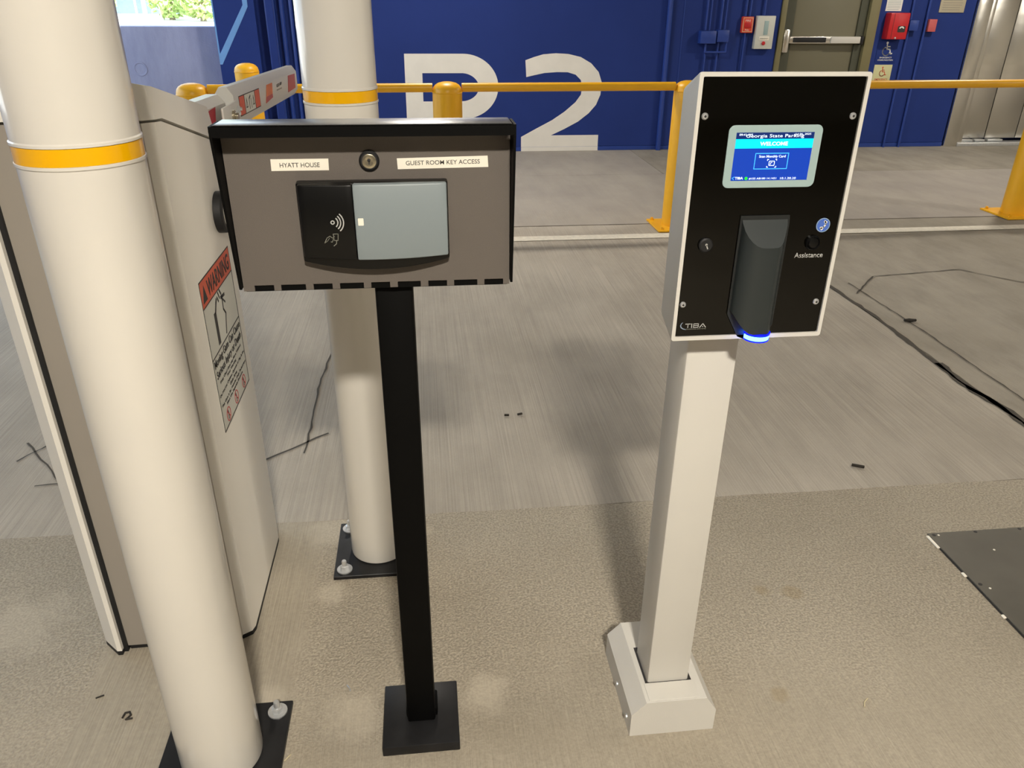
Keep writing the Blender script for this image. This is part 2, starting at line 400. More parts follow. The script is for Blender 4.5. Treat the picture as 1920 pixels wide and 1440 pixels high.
Pi = [(.02, .555), (.43, .555)]+[(.45+.195*math.cos(math.radians(a)), .703+.148*math.sin(math.radians(a))) for a in range(-84, 91, 8)]+[(.02, .851)]
part('painted_letter', with_hole(B(), Pg, Pi, (0, T0, 0), FX, FZ, FN, .002), 'wallwhite', wall, 'large white letter P', smooth=0)
two = [(932,343),(980,325),(1030,310),(1100,304),(1170,308),(1240,325),(1300,360),(1345,410),(1366,470),(1362,540),(1340,600),(1300,650),(1240,700),(1160,745),(1085,782),(1362,782),(1362,877),(913,877),(913,790),(1000,740),(1090,690),(1160,640),(1220,585),(1250,540),(1255,490),(1245,455),(1215,425),(1170,411),(1110,410),(1040,415),(980,428),(938,438)]
two = [(1.13+(x-913)/449*.91, max(.0, (877-y)/573*1.055)) for x, y in two]
bm = B(); prism(bm, [(x, z) for x, z in two][::-1], (0, T0-.0, 0), FX, FZ, FN, .0025)
part('painted_number', bm, 'wallwhite', wall, 'large white numeral 2', smooth=0)
bm = B(); box(bm, 1.13, 2.04, T0-.0085, T0-.006, 0, .045); part('painted_foot', bm, 'wallwhite', wall, 'white foot of the numeral on the base strip', smooth=0)
bm = B(); box(bm, -.175, .015, T0-.0085, T0-.006, 0, .045); part('painted_foot', bm, 'wallwhite', wall, 'white foot of the letter on the base strip', smooth=0)
bm = B(); prism(bm, [(-2.13, .94), (-2.105, .94), (-1.765, 1.50), (-1.765, CEIL), (-1.815, CEIL), (-1.815, 1.515), (-2.115, 1.045), (-2.115, CEIL), (-2.13, CEIL)], (0, T0, 0), FX, FZ, FN, .0025)  # thin strip up the wall end paints in its daylit edge
part('painted_stripe', bm, 'blue_light', wall, 'light blue angled line on the blue wall, with the lit wall edge painted in', smooth=0)
for x in (2.935, 3.66):
    bm = B(); box(bm, x-.006, x+.006, T0-.005, T0+.01, .05, CEIL); part('panel_joint', bm, 'blue_trim', wall, smooth=0)
# left parapet with the open side above
pw = B(); box(pw, -5.4, -2.0, YW+.25, YW+.55, 0, 1.302, .012); par = struct('wall_left_front', pw, 'parapet', 'bare concrete parapet, bluish daylight painted in, under the daylight opening')
part('plug_ring', lathe(B(), [(.0, .002), (.055, .002), (.06, .006), (.072, .006), (.074, 0)], (-3.04, YW+.25, .877), 28, (0, -1, 0)), 'parapet', par, 'round cast plug in the parapet')
pw = B(); box(pw, -5.4, -5.15, 2.6, YW+.25, 0, .9); box(pw, -5.4, -5.15, -9, 2.6, 0, CEIL); struct('wall_left', pw, 'parapet')  # unseen wall, built full height near the camera to shape the daylight
pw = B(); box(pw, -5.4, 14, -9.25, -9, 0, CEIL); struct('wall_rear', pw, 'garage')  # unseen wall added to keep sky light out behind the camera
pw = B(); box(pw, 14, 14.25, -9.25, YW+.3, 0, CEIL); struct('wall_right', pw, 'garage')  # unseen wall, likewise added against sky light from the right

# ------------------------------------------------------------------ ceiling lamps
LAMP_LAB = ['flat ceiling lamp over the drive lane, in front of the two readers', 'flat ceiling lamp over the walkway before the white P2', 'added flat fill lamp on the ceiling right of the readers, over the steel floor plate',
            'added flat fill lamp over the walkway before the olive door', 'added flat fill lamp over the far right lane, nearest the right wall']  # fill lamps are added to brighten cabinet side, blue wall and elevator
for i, (x, y, w) in enumerate(LAMPS):
    L = thing('ceiling_light', LAMP_LAB[i], 'lamp', (x, y, CEIL), 'garage ceiling lamps')
    part('housing', box(B(), x-.36, x+.36, y-.19, y+.19, CEIL-.07, CEIL, .01), 'white', L)
    part('diffuser', box(B(), x-.32, x+.32, y-.15, y+.15, CEIL-.085, CEIL-.07, .004), 'lens', L)
    ld = bpy.data.lights.new('lamp', 'AREA'); ld.shape = 'RECTANGLE'; ld.size = .34; ld.size_y = .24; ld.energy = w; ld.color = LAMP_COL
    lo = bpy.data.objects.new('lamp', ld); COL.objects.link(lo); lo.parent = L; lo.location = (0, 0, -.092)

# ------------------------------------------------------------------ door and elevator
D = thing('door_1', 'olive grey steel exit door with a horizontal push bar', None, (4.63, YW, 0), kind='structure')
bm = B(); box(bm, 4.055, 4.115, T0-.02, T0+.1, 0, 2.12, .004); box(bm, 5.10, 5.215, T0-.02, T0+.1, 0, 2.12, .004); box(bm, 4.055, 5.215, T0-.02, T0+.1, 2.07, 2.145, .004)
part('frame', bm, 'olive_f', D)
bm = B(); box(bm, 4.115, 4.24, T0+.04, T0+.1, 0, 2.07); box(bm, 5.005, 5.10, T0+.03, T0+.1, 0, 2.07); part('shaded_rebate', bm, 'olive_d', D)
leaf = part('door_leaf', box(B(), 4.235, 5.01, T0+.05, T0+.095, .01, 2.065, .004), 'olive', D)
bm = B(); box(bm, 4.115, 4.19, T0-.035, T0+.045, 1.06, 1.31, .02); part('latch_case', bm, 'inox', D, 'stainless latch case of the push bar')
bar = part('push_bar', box(B(), 4.19, 5.05, T0-.03, T0+.05, 1.16, 1.235, .008), 'inox', D, 'stainless horizontal push bar')
part('push_pad', box(B(), 4.23, 4.62, T0-.042, T0-.02, 1.172, 1.224, .004), 'rubber', bar, 'black push pad')
part('bar_sleeve', box(B(), 4.68, 5.03, T0-.046, T0-.02, 1.165, 1.235, .004), 'white', bar)
part('bar_end', box(B(), 5.045, 5.075, T0-.04, T0+.05, 1.15, 1.24, .006), 'rubber', bar)
E_ = thing('door_2', 'brushed stainless steel elevator doors and frame at the far right', None, (7.0, YW, 0), kind='structure')
bm = B(); box(bm, 6.385, 6.555, T0-.03, T0+.06, 0, 2.24, .003); box(bm, 7.85, 8.14, T0-.03, T0+.06, 0, 2.24, .003); box(bm, 6.385, 8.14, T0-.03, T0+.06, 2.1, 2.245, .003)
part('frame', bm, 'inox', E_)
part('jamb', box(B(), 6.565, 6.625, T0-.01, T0+.16, 0, 2.1, .002), 'inox', E_)
part('door_leaf', box(B(), 6.60, 6.988, T0+.10, T0+.14, .075, 2.1, .003), 'inox', E_)
part('door_leaf', box(B(), 6.998, 7.40, T0+.10, T0+.14, .075, 2.1, .003), 'inox', E_)
part('door_leaf', box(B(), 7.41, 7.85, T0+.10, T0+.14, .075, 2.1, .003), 'inox', E_)
part('sill', box(B(), 6.56, 7.85, T0-.03, T0+.16, 0, .04, .003), 'zinc', E_)
for x0, x1 in ((6.62, 6.80), (6.83, 6.96), (7.0, 7.2)): part('sill_edge', box(B(), x0, x1, T0+.03, T0+.10, .045, .07, .002), 'zinc', E_)

# ------------------------------------------------------------------ things on the blue wall
def conduit(pts, r, label, m_='blue_trim'):
    solo('conduit', tube(B(), [V(p)-V(pts[0]) for p in pts], r), m_, label, 'pipe', (0, 0, 0)).location = pts[0]
c0 = T0-.03
conduit([(2.765, T0-.03, 0), (2.765, T0-.03, CEIL-.01)], .03, 'blue painted downpipe right of the white numeral')
conduit([(3.19, c0, CEIL-.01), (3.19, c0, 1.295)], .012, 'blue conduit running down into the left junction box')
conduit([(3.235, c0, CEIL-.01), (3.235, c0, 1.295)], .009, 'thin blue conduit beside the left junction box feed')
conduit([(3.36, c0, CEIL-.01), (3.36, c0, 1.305)], .012, 'blue conduit running down into the right junction box')
conduit([(3.41, c0, CEIL-.01), (3.41, c0, 1.305)], .009, 'thin blue conduit beside the right junction box feed')
conduit([(3.215, c0, 1.155), (3.215, c0, 0)], .011, 'blue conduit leaving the left junction box downwards')
conduit([(3.355, c0, 1.17), (3.355, c0, 0)], .011, 'blue conduit leaving the right junction box downwards')
conduit([(3.20, c0-.028, 1.155), (3.20, c0-.028, 1.07), (3.44, c0-.028, 1.07), (3.44, c0-.028, 1.175)], .012, 'blue looped conduit linking the two junction boxes')
conduit([(3.635, c0, CEIL-.01), (3.635, c0, 1.44)], .011, 'blue conduit above the red pull station')
conduit([(3.685, c0, CEIL-.01), (3.685, c0, 1.44)], .011, 'second blue conduit above the red pull station')
conduit([(3.655, c0, 1.265), (3.655, c0, 0)], .009, 'blue conduit below the red pull station')
conduit([(3.85, c0, CEIL-.01), (3.85, c0, 1.455)], .011, 'blue conduit above the grey control box')
conduit([(5.60, T0-.025, 0), (5.60, T0-.025, 1.295)], .012, 'blue conduit below the small blue box')
conduit([(5.60, T0-.025, 1.415), (5.60, T0-.025, CEIL-.01)], .012, 'blue conduit above the small blue box')
conduit([(5.795, T0-.025, 0), (5.795, T0-.025, CEIL-.01)], .014, 'tall blue conduit passing the faded red box')
jb = solo('junction_box', box(B(), 3.12, 3.30, T0-.10, T0, 1.16, 1.29, .006), 'blue_trim', 'larger blue junction box on the blue wall, left of the pair', 'junction box', (3.21, T0, 1.16))
jb = solo('junction_box', box(B(), 3.315, 3.45, T0-.09, T0, 1.175, 1.30, .006), 'blue_trim', 'smaller blue junction box on the blue wall, right of the pair', 'junction box', (3.38, T0, 1.175))
rs = thing('pull_station', 'small red alarm station with framed lettering left of the grey box', 'alarm box', (3.665, T0, 1.27))
part('case', box(B(), 3.60, 3.73, T0-.05, T0, 1.27, 1.435, .006), 'red_sign', rs)
bm = B(); stroke(bm, [(3.612, 1.282), (3.718, 1.282), (3.718, 1.423), (3.612, 1.423)], .005, (0, T0-.05, 0), FX, FZ, FN, .001, True); part('border', bm, 'pale_sign', rs)
text('lettering', 'FIRE', 'paper', rs, 3.665, 1.395, .06, .02, (0, T0-.05, 0), FX, FZ, FN)
text('lettering', 'PULL', 'paper', rs, 3.665, 1.30, .05, .016, (0, T0-.05, 0), FX, FZ, FN)
part('pull_bar', box(B(), 3.63, 3.70, T0-.062, T0-.05, 1.325, 1.375, .004), 'red', rs)
gb = thing('control_box', 'light grey steel box with a small white label and red button', 'control box', (3.87, T0, 1.10))
part('case', box(B(), 3.765, 3.975, T0-.07, T0, 1.105, 1.445, .006), 'grey_label', gb)
part('recess_strip', box(B(), 3.85, 3.90, T0-.074, T0-.07, 1.25, 1.395, .002), 'bezel', gb)
part('name_plate', box(B(), 3.81, 3.925, T0-.074, T0-.07, 1.195, 1.235, .001), 'label', gb)
text('lettering', 'EMERGENCY', 'ink2', gb, 3.867, 1.215, .095, .012, (0, T0-.074, 0), FX, FZ, FN)
part('button', lathe(B(), [(.02, 0), (.02, .012), (.014, .018), (0, .019)], (3.865, T0-.07, 1.165), 16, (0, -1, 0)), 'red', gb)
tel = thing('emergency_phone', 'red emergency telephone box with a dark handset window', 'phone box', (5.42, T0, 1.21))
part('case', box(B(), 5.30, 5.535, T0-.12, T0, 1.21, 1.485, .012), 'red', tel)
part('side_seam', box(B(), 5.345, 5.349, T0-.1215, T0-.115, 1.215, 1.48), 'ink', tel)
part('window', prism(B(), rrect(5.41, 5.50, 1.285, 1.35, .012), (0, T0-.12, 0), FX, FZ, FN, .003), 'ink', tel)
bm = B(); prism(bm, arc(5.455, 1.315, .018, .032, 20, 160), (0, T0-.123, 0), FX, FZ, FN, .002); part('handset_symbol', bm, 'paper', tel)
part('latch', lathe(B(), [(.01, 0), (.01, .006), (0, .007)], (5.40, T0-.12, 1.225), 12, (0, -1, 0)), 'zinc', tel)
pn = thing('paper_notice', 'white printed notice taped above the red emergency phone', 'notice', (5.38, T0, 1.50))
part('sheet', box(B(), 5.285, 5.475, T0-.003, T0, 1.50, 1.76), 'paper', pn)
for k in range(6): part('print_line', box(B(), 5.30, 5.46-random.uniform(0, .03), T0-.0036, T0-.003, 1.515+k*.017, 1.520+k*.017), 'bezel', pn)
solo('blank_box', box(B(), 5.575, 5.685, T0-.07, T0, 1.30, 1.41, .005), 'blue_trim', 'small blue painted box right of the red emergency phone', 'junction box', (5.63, T0, 1.30))
solo('strobe_box', box(B(), 5.815, 5.91, T0-.06, T0, 1.29, 1.42, .005), 'pink', 'small faded red box near the tan plaque', 'alarm box', (5.86, T0, 1.29))
pq = thing('plaque', 'tan notice plaque on the blue wall beside the elevator', 'sign', (6.08, T0, 1.49))
part('plate', box(B(), 5.93, 6.235, T0-.012, T0, 1.49, 1.80, .002), 'plaque', pq)
for k in range(6): part('print_line', box(B(), 5.96, 6.20-random.uniform(0, .04), T0-.0135, T0-.012, 1.515+k*.024, 1.521+k*.024), 'shade_print_grey', pq)
def wheelchair(name, m_, parent, cx, cz, s, y):
    bm = B(); o = (cx, y, cz)
    prism(bm, circ(-.05*s, .43*s, .09*s, 14), o, FX, FZ, FN, .001)
    stroke(bm, [(-.04*s, .33*s), (0, -.02*s), (.24*s, -.02*s), (.36*s, -.36*s), (.46*s, -.32*s)], .085*s, o, FX, FZ, FN, .001)
    stroke(bm, [(-.03*s, .16*s), (.22*s, .16*s)], .07*s, o, FX, FZ, FN, .001)
    stroke(bm, [(-.02*s+.30*s*math.cos(math.radians(a)), -.17*s+.30*s*math.sin(math.radians(a))) for a in range(115, 350, 12)], .075*s, o, FX, FZ, FN, .001)
    part(name, bm, m_, parent, smooth=0)
em = thing('accessibility_sign', 'white wheelchair symbol and lettering on a blue plate below the red phone', 'sign', (5.40, T0, .93))
part('plate', box(B(), 5.28, 5.53, T0-.004, T0, .955, 1.20, .001), 'blue', em)
wheelchair('wheelchair_symbol', 'paper', em, 5.40, 1.105, .15, T0-.004)
text('lettering', 'EMERGENCY', 'paper', em, 5.405, 1.012, .15, .016, (0, T0-.004, 0), FX, FZ, FN, .0008, .02)
text('lettering', 'COMMUNICATION', 'paper', em, 5.405, .985, .19, .016, (0, T0-.004, 0), FX, FZ, FN, .0008, .02)
em = thing('accessibility_sign', 'pale yellow sign with an orange wheelchair symbol above the yellow rail', 'sign', (5.40, T0, .70))
part('plate', box(B(), 5.29, 5.51, T0-.006, T0, .70, .935, .001), 'pale_sign', em)
wheelchair('wheelchair_symbol', 'orange', em, 5.40, .86, .105, T0-.006)
text('lettering', 'EMERGENCY', 'orange', em, 5.40, .775, .16, .02, (0, T0-.006, 0), FX, FZ, FN, .0008, .02)
text('lettering', 'EXIT', 'orange', em, 5.40, .74, .07, .02, (0, T0-.006, 0), FX, FZ, FN, .0008, .02)
ch = thing('strut_channel', 'blue painted steel channel standing in the wall recess', 'channel', (-1.55, T0+.12, 0))
bm = B(); box(bm, -1.60, -1.50, T0+.02, T0+.119, 0, CEIL-.01, .004); part('channel', bm, 'blue_trim', ch)
bm = B(); box(bm, -1.585, -1.515, T0+.012, T0+.02, 0, CEIL-.01); part('channel_face', bm, 'blue', ch)
conduit([(-1.435, T0+.085, 0), (-1.435, T0+.085, CEIL-.01)], .025, 'blue pipe in the wall recess beside the steel channel')
conduit([(-1.34, T0+.09, 0), (-1.34, T0+.09, CEIL-.01)], .02, 'slim blue pipe at the right side of the wall recess')
for x, w_, nm in ((-1.64, .06, 'dark pipe clamp left of the steel channel'), (-1.435, .09, 'dark pipe clamp around the blue recess pipe')):
    solo('pipe_clamp', box(B(), x-w_/2, x+w_/2, T0+.05, T0+.12, .30, .36, .006), 'black', nm, 'clamp', (x, T0+.12, .30))

# ------------------------------------------------------------------ yellow bollards and rails
def guard_bollard(x, y, label, plate=True):
    r = thing('guard_bollard', label, 'bollard', (x, y, 0), 'yellow guard bollards')
    R0 = .104
    part('post', lathe(B(), [(R0, .014), (R0, 1.0), (R0*.985, 1.02), (R0*.93, 1.038), (R0*.80, 1.054), (R0*.6, 1.066), (R0*.33, 1.073), (0, 1.075)], (x, y, 0), 40), 'yellow', r)
    part('weld_ring', lathe(B(), [(R0+.001, 1.0), (R0+.003, 1.004), (R0+.001, 1.008)], (x, y, 0), 40), 'yellow', r)
    part('base_plate', box(B(), x-.18, x+.18, y-.18, y+.18, 0, .014, .002, 1), 'yellow', r)
    for sx in (-1, 1):
        for sy in (-1, 1): part('anchor_bolt', lathe(B(), [(.018, .014), (.018, .02), (.012, .02), (.012, .034), (0, .036)], (x+sx*.145, y+sy*.145, 0), 6), 'yellow', r)
    return r
GB = [(-1.535, 5.72, 'leftmost yellow bollard, partly behind the barrier cabinet roof'), (.182, 5.78, 'yellow bollard in front of the white letter P'),
      (1.945, 5.82, 'yellow bollard beside the left edge of the white ticket reader'), (4.93, 5.95, 'yellow bollard at the right edge of the picture before the elevator'),
      (-1.52, 7.5, 'far yellow bollard standing near the blue wall behind the barrier arm')]
for g in GB: guard_bollard(*g)
for i, (lab) in enumerate(('yellow pipe rail behind the barrier arm', 'yellow pipe rail crossing in front of the white numeral', 'yellow pipe rail right of the white ticket reader')):
    a, b = V((GB[i][0], GB[i][1], 1.035)), V((GB[i+1][0], GB[i+1][1], 1.035)); t_ = (b-a).normalized(); a += t_*.1035; b -= t_*.1035
    solo('guard_rail', cyl(B(), a, b, .03, 20), 'yellow', lab, 'rail', a, 'yellow rails between the bollards')
a, b = V((4.93, 5.95, 1.035)), V((8.0, 6.2, 1.035)); t_ = (b-a).normalized(); a += t_*.1

# ------------------------------------------------------------------ white safety bollards
def safety_bollard(x, y, r, label, half=.14):
    o = thing('safety_bollard', label, 'bollard', (x, y, 0), 'white safety bollards')
    pl = part('base_plate', box(B(), x-half, x+half, y-half, y+half, 0, .013, .0015, 1), 'steel_black', o)
    zt, zb = 1.402, 1.375
    pr = [(r*.99, .016), (r, .022), (r, zb-.006), (r+.0018, zb-.004), (r+.0018, zb), (r-.0005, zb+.001), (r-.0005, zt-.001), (r+.0018, zt), (r+.0018, zt+.004), (r, zt+.006),
          (r, 1.80), (r*.96, 1.83), (r*.82, 1.86), (r*.5, 1.88), (0, 1.887)]
    part('sleeve', lathe(B(), pr, (x, y, 0), 64), 'sleeve', o)
    part('reflective_band', lathe(B(), [(r+.0006, zb+.001), (r+.0006, zt-.001)], (x, y, 0), 64), 'band', o)
    for sx in (-1, 1):
        for sy in (-1, 1):
            px, py = x+sx*(half-.032), y+sy*(half-.032)
            b = part('anchor_bolt', lathe(B(), [(.0075, .013), (.0075, .045), (.006, .048), (0, .048)], (px, py, 0), 12), 'zinc', o)
            part('washer', lathe(B(), [(.0235, .013), (.0235, .0165), (.020, .0165)], (px, py, 0), 24), 'zinc', b)
            part('nut', lathe(B(), [(.0135, .0165), (.0135, .028), (.011, .030), (0, .030)], (px, py, 0), 6), 'zinc', b)
    return o
safety_bollard(-.527, 1.288, .0905, 'nearest white bollard with a yellow band, left of the black key reader')
safety_bollard(-.195, 2.02, .0885, 'white bollard with a yellow band standing behind the black key reader', .135)

# ------------------------------------------------------------------ barrier gate cabinet
G = thing('barrier_gate', 'white parking barrier cabinet with warning sticker and arm, behind the nearest white bollard', 'barrier gate', (-.70, 1.88, 0))
X1, Y0, Y1 = -.527, 1.668, 2.15
def hull(bm, pts_lo, pts_hi):
    a = [bm.verts.new(p) for p in pts_lo]; b = [bm.verts.new(p) for p in pts_hi]; k = len(a)
    F = [bm.faces.new(a[::-1]), bm.faces.new(b)]+[bm.faces.new((a[i], a[(i+1) % k], b[(i+1) % k], b[i])) for i in range(k)]
    bmesh.ops.recalc_face_normals(bm, faces=F); return bm
fp = [(-.855, 1.662), (-.556, 1.668), (X1-.006, 1.682), (X1, 1.70), (X1, 2.10), (X1-.016, Y1), (-.855, Y1)]
zs_lo = lambda x, y: 1.375-.262*max(0, y-1.70)
zs_hi = lambda x, y: 1.441-.28*(x-X1)-.215*max(0, y-1.69)
body = part('body', hull(B(), [(x, y, .014) for x, y in fp], [(x, y, zs_lo(x, y)-.003) for x, y in fp]), 'cab', G, smooth=20)
part('front_panel', box(B(), -.8585, -.556, 1.6585, 1.668, .014, 1.372, .001, 1), 'shade_print_grey', G, 'front panel of the cabinet, its shade painted in as grey')
fl2 = [(x+(.003 if x > -.6 else 0), y-(.004 if y < 1.7 else 0)) for x, y in fp]
fl2 = [(-.915 if x < -.85 else x, y) for x, y in fl2]
part('lid', hull(B(), [(x, y, zs_lo(x, y)+.003) for x, y in fl2], [(x-(.01 if x > -.6 else 0), y, zs_hi(x, y)) for x, y in fl2]), 'cab', G, smooth=20)
part('plinth_trim', hull(B(), [(x, y, 0) for x, y in fp], [(x, y, .014) for x, y in fp]), 'rubber', G)
dp = [(-.868, 1.640), (-.880, 1.640), (-.925, 1.684), (-.925, Y1), (-.868, Y1)]
part('door', hull(B(), [(x, y, .014) for x, y in dp], [(x, y, 1.372) for x, y in dp]), 'cab', G, smooth=20)
part('door_gasket', box(B(), -.868, -.8575, 1.652, Y1, 0, 1.372), 'rubber', G)
part('door_foot', hull(B(), [(x, y, 0) for x, y in dp], [(x, y, .014) for x, y in dp]), 'rubber', G)
dk = part('logo_disc', lathe(B(), [(.052, 0), (.052, .018), (.048, .022), (.036, .022), (.034, .017), (0, .017)], (X1, 2.015, 1.108), 36, (1, 0, 0)), 'rubber', G, 'black ringed round badge on the cabinet side')
part('disc_face', lathe(B(), [(.033, 0), (.033, .0185), (0, .0185)], (X1, 2.015, 1.108), 30, (1, 0, 0)), 'grey_label', dk)
# warning sticker on the side
LY, LZ, LN = (0, 1, 0), (0, 0, 1), (1, 0, 0); lo_ = (X1, 0, 0)
wl = part('warning_sticker', prism(B(), [(1.744, .616), (2.048, .616), (2.048, 1.010), (1.744, 1.010)], lo_, LY, LZ, LN, .0008), 'grey_label', G, 'white warning sticker with an orange heading', smooth=0)
lo_ = (X1+.0008, 0, 0)
part('heading', prism(B(), [(1.747, .945), (2.045, .945), (2.045, 1.007), (1.747, 1.007)], lo_, LY, LZ, LN, .0004), 'orange', wl, smooth=0)
bm = B(); stroke(bm, [(1.745, .617), (2.047, .617), (2.047, 1.009), (1.745, 1.009)], .003, lo_, LY, LZ, LN, .0006, True)
stroke(bm, [(1.745, .944), (2.047, .944)], .003, lo_, LY, LZ, LN, .0006); stroke(bm, [(1.745, .812), (2.047, .812)], .003, lo_, LY, LZ, LN, .0006)
part('border', bm, 'ink', wl, smooth=0)
lt = (X1+.0012, 0, 0)
text('lettering', 'WARNING', 'ink', wl, 1.917, .976, .225, .042, lt, LY, LZ, LN, .0006, .015)
bm = B(); prism(bm, [(1.757, .955), (1.795, .955), (1.776, .995)], lt, LY, LZ, LN, .0006); part('alert_triangle', bm, 'ink', wl, smooth=0)
bm = B(); prism(bm, [(1.822, .822), (1.842, .822), (1.842, .905), (1.822, .905)], lo_, LY, LZ, LN, .0006)
stroke(bm, [(1.838, .902), (1.855, .922), (1.862, .928)], .008, lo_, LY, LZ, LN, .0006)
for p, q in (((1.872, .930), (1.880, .918)), ((1.884, .938), (1.893, .922)), ((1.90, .94), (1.912, .925))): stroke(bm, [p, q], .006, lo_, LY, LZ, LN, .0006)
stroke(bm, [(1.905, .918), (1.94, .915)], .008, lo_, LY, LZ, LN, .0006); stroke(bm, [(1.915, .918), (1.912, .885), (1.928, .868), (1.918, .850), (1.905, .822)], .006, lo_, LY, LZ, LN, .0006)
stroke(bm, [(1.915, .912), (1.938, .895)], .005, lo_, LY, LZ, LN, .0006)
part('pictogram', bm, 'ink', wl, smooth=0)
text('lettering', 'Moving Gate Can Cause', 'ink', wl, 1.896, .793, .285, .026, lt, LY, LZ, LN, .0006, .01)
text('lettering', 'Serious Injury or Death', 'ink', wl, 1.896, .763, .275, .026, lt, LY, LZ, LN, .0006, .01)
for s_, z_, w_ in (('Keep Clear! Gate may Move Without', .740, .24), ('Prior Warning', .727, .10), ('Do Not Let Children Operate or Play In the', .711, .285), ('Gate Area', .698, .08),
                   ('This Gate is for Vehicles Only. Pedestrians', .682, .285), ('Must Use Separate Entrance', .669, .19)):
    text('fine_print', s_, 'ink', wl, 1.896, z_, w_, .0095, lt, LY, LZ, LN, .0005, .004)
for k, yy in enumerate((1.80, 1.895, 1.99)):
    bm = B(); prism(bm, arc(yy, .641, .0165, .0190, 0, 359.9, 26), lt, LY, LZ, LN, .0005); stroke(bm, [(yy-.012, .653), (yy+.012, .629)], .0025, lt, LY, LZ, LN, .0005); part('prohibition_mark', bm, 'red', wl, smooth=0)
    bm = B(); stroke(bm, [(yy-.004, .652), (yy, .642), (yy-.004, .630)], .004, lt, LY, LZ, LN, .0004); stroke(bm, [(yy, .642), (yy+.006, .634)], .003, lt, LY, LZ, LN, .0004); part('figure_mark', bm, 'ink', wl, smooth=0)
# arm bracket and arm (level, slightly drooping, over the far lane)
dr = -.027
def arm_prof(cx, cz, w, h, cw, chh): return [(cx-w/2+cw, cz-h/2), (cx+w/2-cw, cz-h/2), (cx+w/2, cz-h/2+chh), (cx+w/2, cz+h/2-chh), (cx+w/2-cw, cz+h/2), (cx-w/2+cw, cz+h/2), (cx-w/2, cz+h/2-chh), (cx-w/2, cz-h/2+chh)]
br_ = part('arm_bracket', prism(B(), arm_prof(-.655, 1.265, .075, .150, .02, .025), (0, 2.04, 0), (1, 0, 0), (0, 0, 1), (0, 1, dr), .62, .006), 'white', G, 'white arm bracket')
arm = part('barrier_arm', prism(B(), arm_prof(-.630, 1.2745, .060, .130, .018, .026), (0, 2.70, 0), (1, 0, 0), (0, 0, 1), (0, 1, dr), 1.42, .016), 'white', G, 'white octagonal barrier arm with stickers')
AX = -.5996; az = lambda y: 1.278+dr*(y-2.56)
def on_arm(pts, d=.0006): return prism(B(), [(y, az(y)+z) for y, z in pts], (AX, 0, 0), (0, 1, 0), (0, 0, 1), (1, 0, 0), d)
part('red_sticker', prism(B(), [(2.30, 1.295), (2.52, 1.302), (2.47, 1.20)], (-.6172, 0, 0), (0, 1, 0), (0, 0, 1), (1, 0, 0), .0008), 'refl_red', br_, smooth=0)
ys = lambda t_: 2.70+t_*(4.08-2.70)
part('notice_sticker', on_arm([(2.77, -.032), (3.13, -.032), (3.13, .032), (2.77, .032)]), 'ink', arm, smooth=0)
part('notice_panel', on_arm([(2.775, -.029), (2.85, -.029), (2.85, .029), (2.775, .029)], .001), 'orange', arm, smooth=0)
part('notice_panel', on_arm([(2.86, -.029), (3.03, -.029), (3.03, .029), (2.86, .029)], .001), 'grey_label', arm, smooth=0)
part('notice_panel', on_arm([(3.04, -.029), (3.125, -.029), (3.125, .029), (3.04, .029)], .001), 'orange', arm, smooth=0)
bm = B()
for yy in (2.885, 3.005): stroke(bm, [(yy-.012, az(yy)-.012), (yy+.012, az(yy)-.012), (yy, az(yy)+.016)], .004, (AX+.0008, 0, 0), LY, LZ, LN, .0006, True)
stroke(bm, [(2.93, az(2.93)-.02), (2.93, az(2.93)+.012), (2.955, az(2.95)+.02)], .006, (AX+.0008, 0, 0), LY, LZ, LN, .0006); stroke(bm, [(2.965, az(2.96)-.02), (2.96, az(2.96)+.01)], .004, (AX+.0008, 0, 0), LY, LZ, LN, .0006)
part('notice_print', bm, 'ink', arm, smooth=0)
part('orange_sticker', on_arm([(3.24, -.032), (3.40, -.012), (3.42, .032), (3.29, .032)]), 'refl_orange', arm, smooth=0)
part('orange_sticker', on_arm([(3.24, -.032), (3.40, -.022), (3.40, -.008), (3.26, -.010)], .0009), 'refl_red', arm, smooth=0)
text('lettering', 'GATE ARM', 'ink', arm, 3.58, az(3.58)+.014, .13, .012, (AX, 0, 0), LY, LZ, LN, .0006)
part('print_line', on_arm([(3.51, -.006), (3.64, -.006), (3.64, -.001), (3.51, -.001)]), 'shade_print_grey', arm, smooth=0)
part('red_sticker', on_arm([(3.80, -.034), (4.03, -.030), (4.05, .032), (3.84, .034)]), 'refl_red', arm, smooth=0)
pv = part('pivot_plate', box(B(), -.598, -.590, 2.50, 2.70, 1.195, 1.30, .004), 'white', G)
part('pivot_bolt', lathe(B(), [(.018, 0), (.018, .006), (.010, .007), (.010, .016), (0, .017)], (-.59, 2.62, 1.262), 16, (1, 0, 0)), 'chrome', pv)
for yy, zz in ((2.52, 1.225), (2.56, 1.235), (2.665, 1.265), (2.69, 1.275)): part('pivot_screw', lathe(B(), [(.010, 0), (.010, .008), (.006, .009), (.006, .014), (0, .014)], (-.59, yy, zz), 6, (1, 0, 0)), 'zinc', pv)
part('spring_pin', cyl(B(), (-.585, 2.60, 1.205), (-.585, 2.68, 1.215), .012, 12), 'zinc', pv)

# ------------------------------------------------------------------ black key reader on its post
K = thing('key_reader', 'black post with a hooded taupe panel and grey guest card reader', 'card reader', (-.062, 1.345, 0))
kb = part('base_plate', box(B(), -.156, .026, 1.250, 1.434, 0, .029, .0025), 'steel_black', K)
part('post', box(B(), -.097, -.030, 1.316, 1.383, .029, 1.20, .005), 'black', K)
bm = B(); box(bm, -.100, -.024, 1.330, 1.388, .029, .055, .004); part('post_collar', bm, 'black', K)
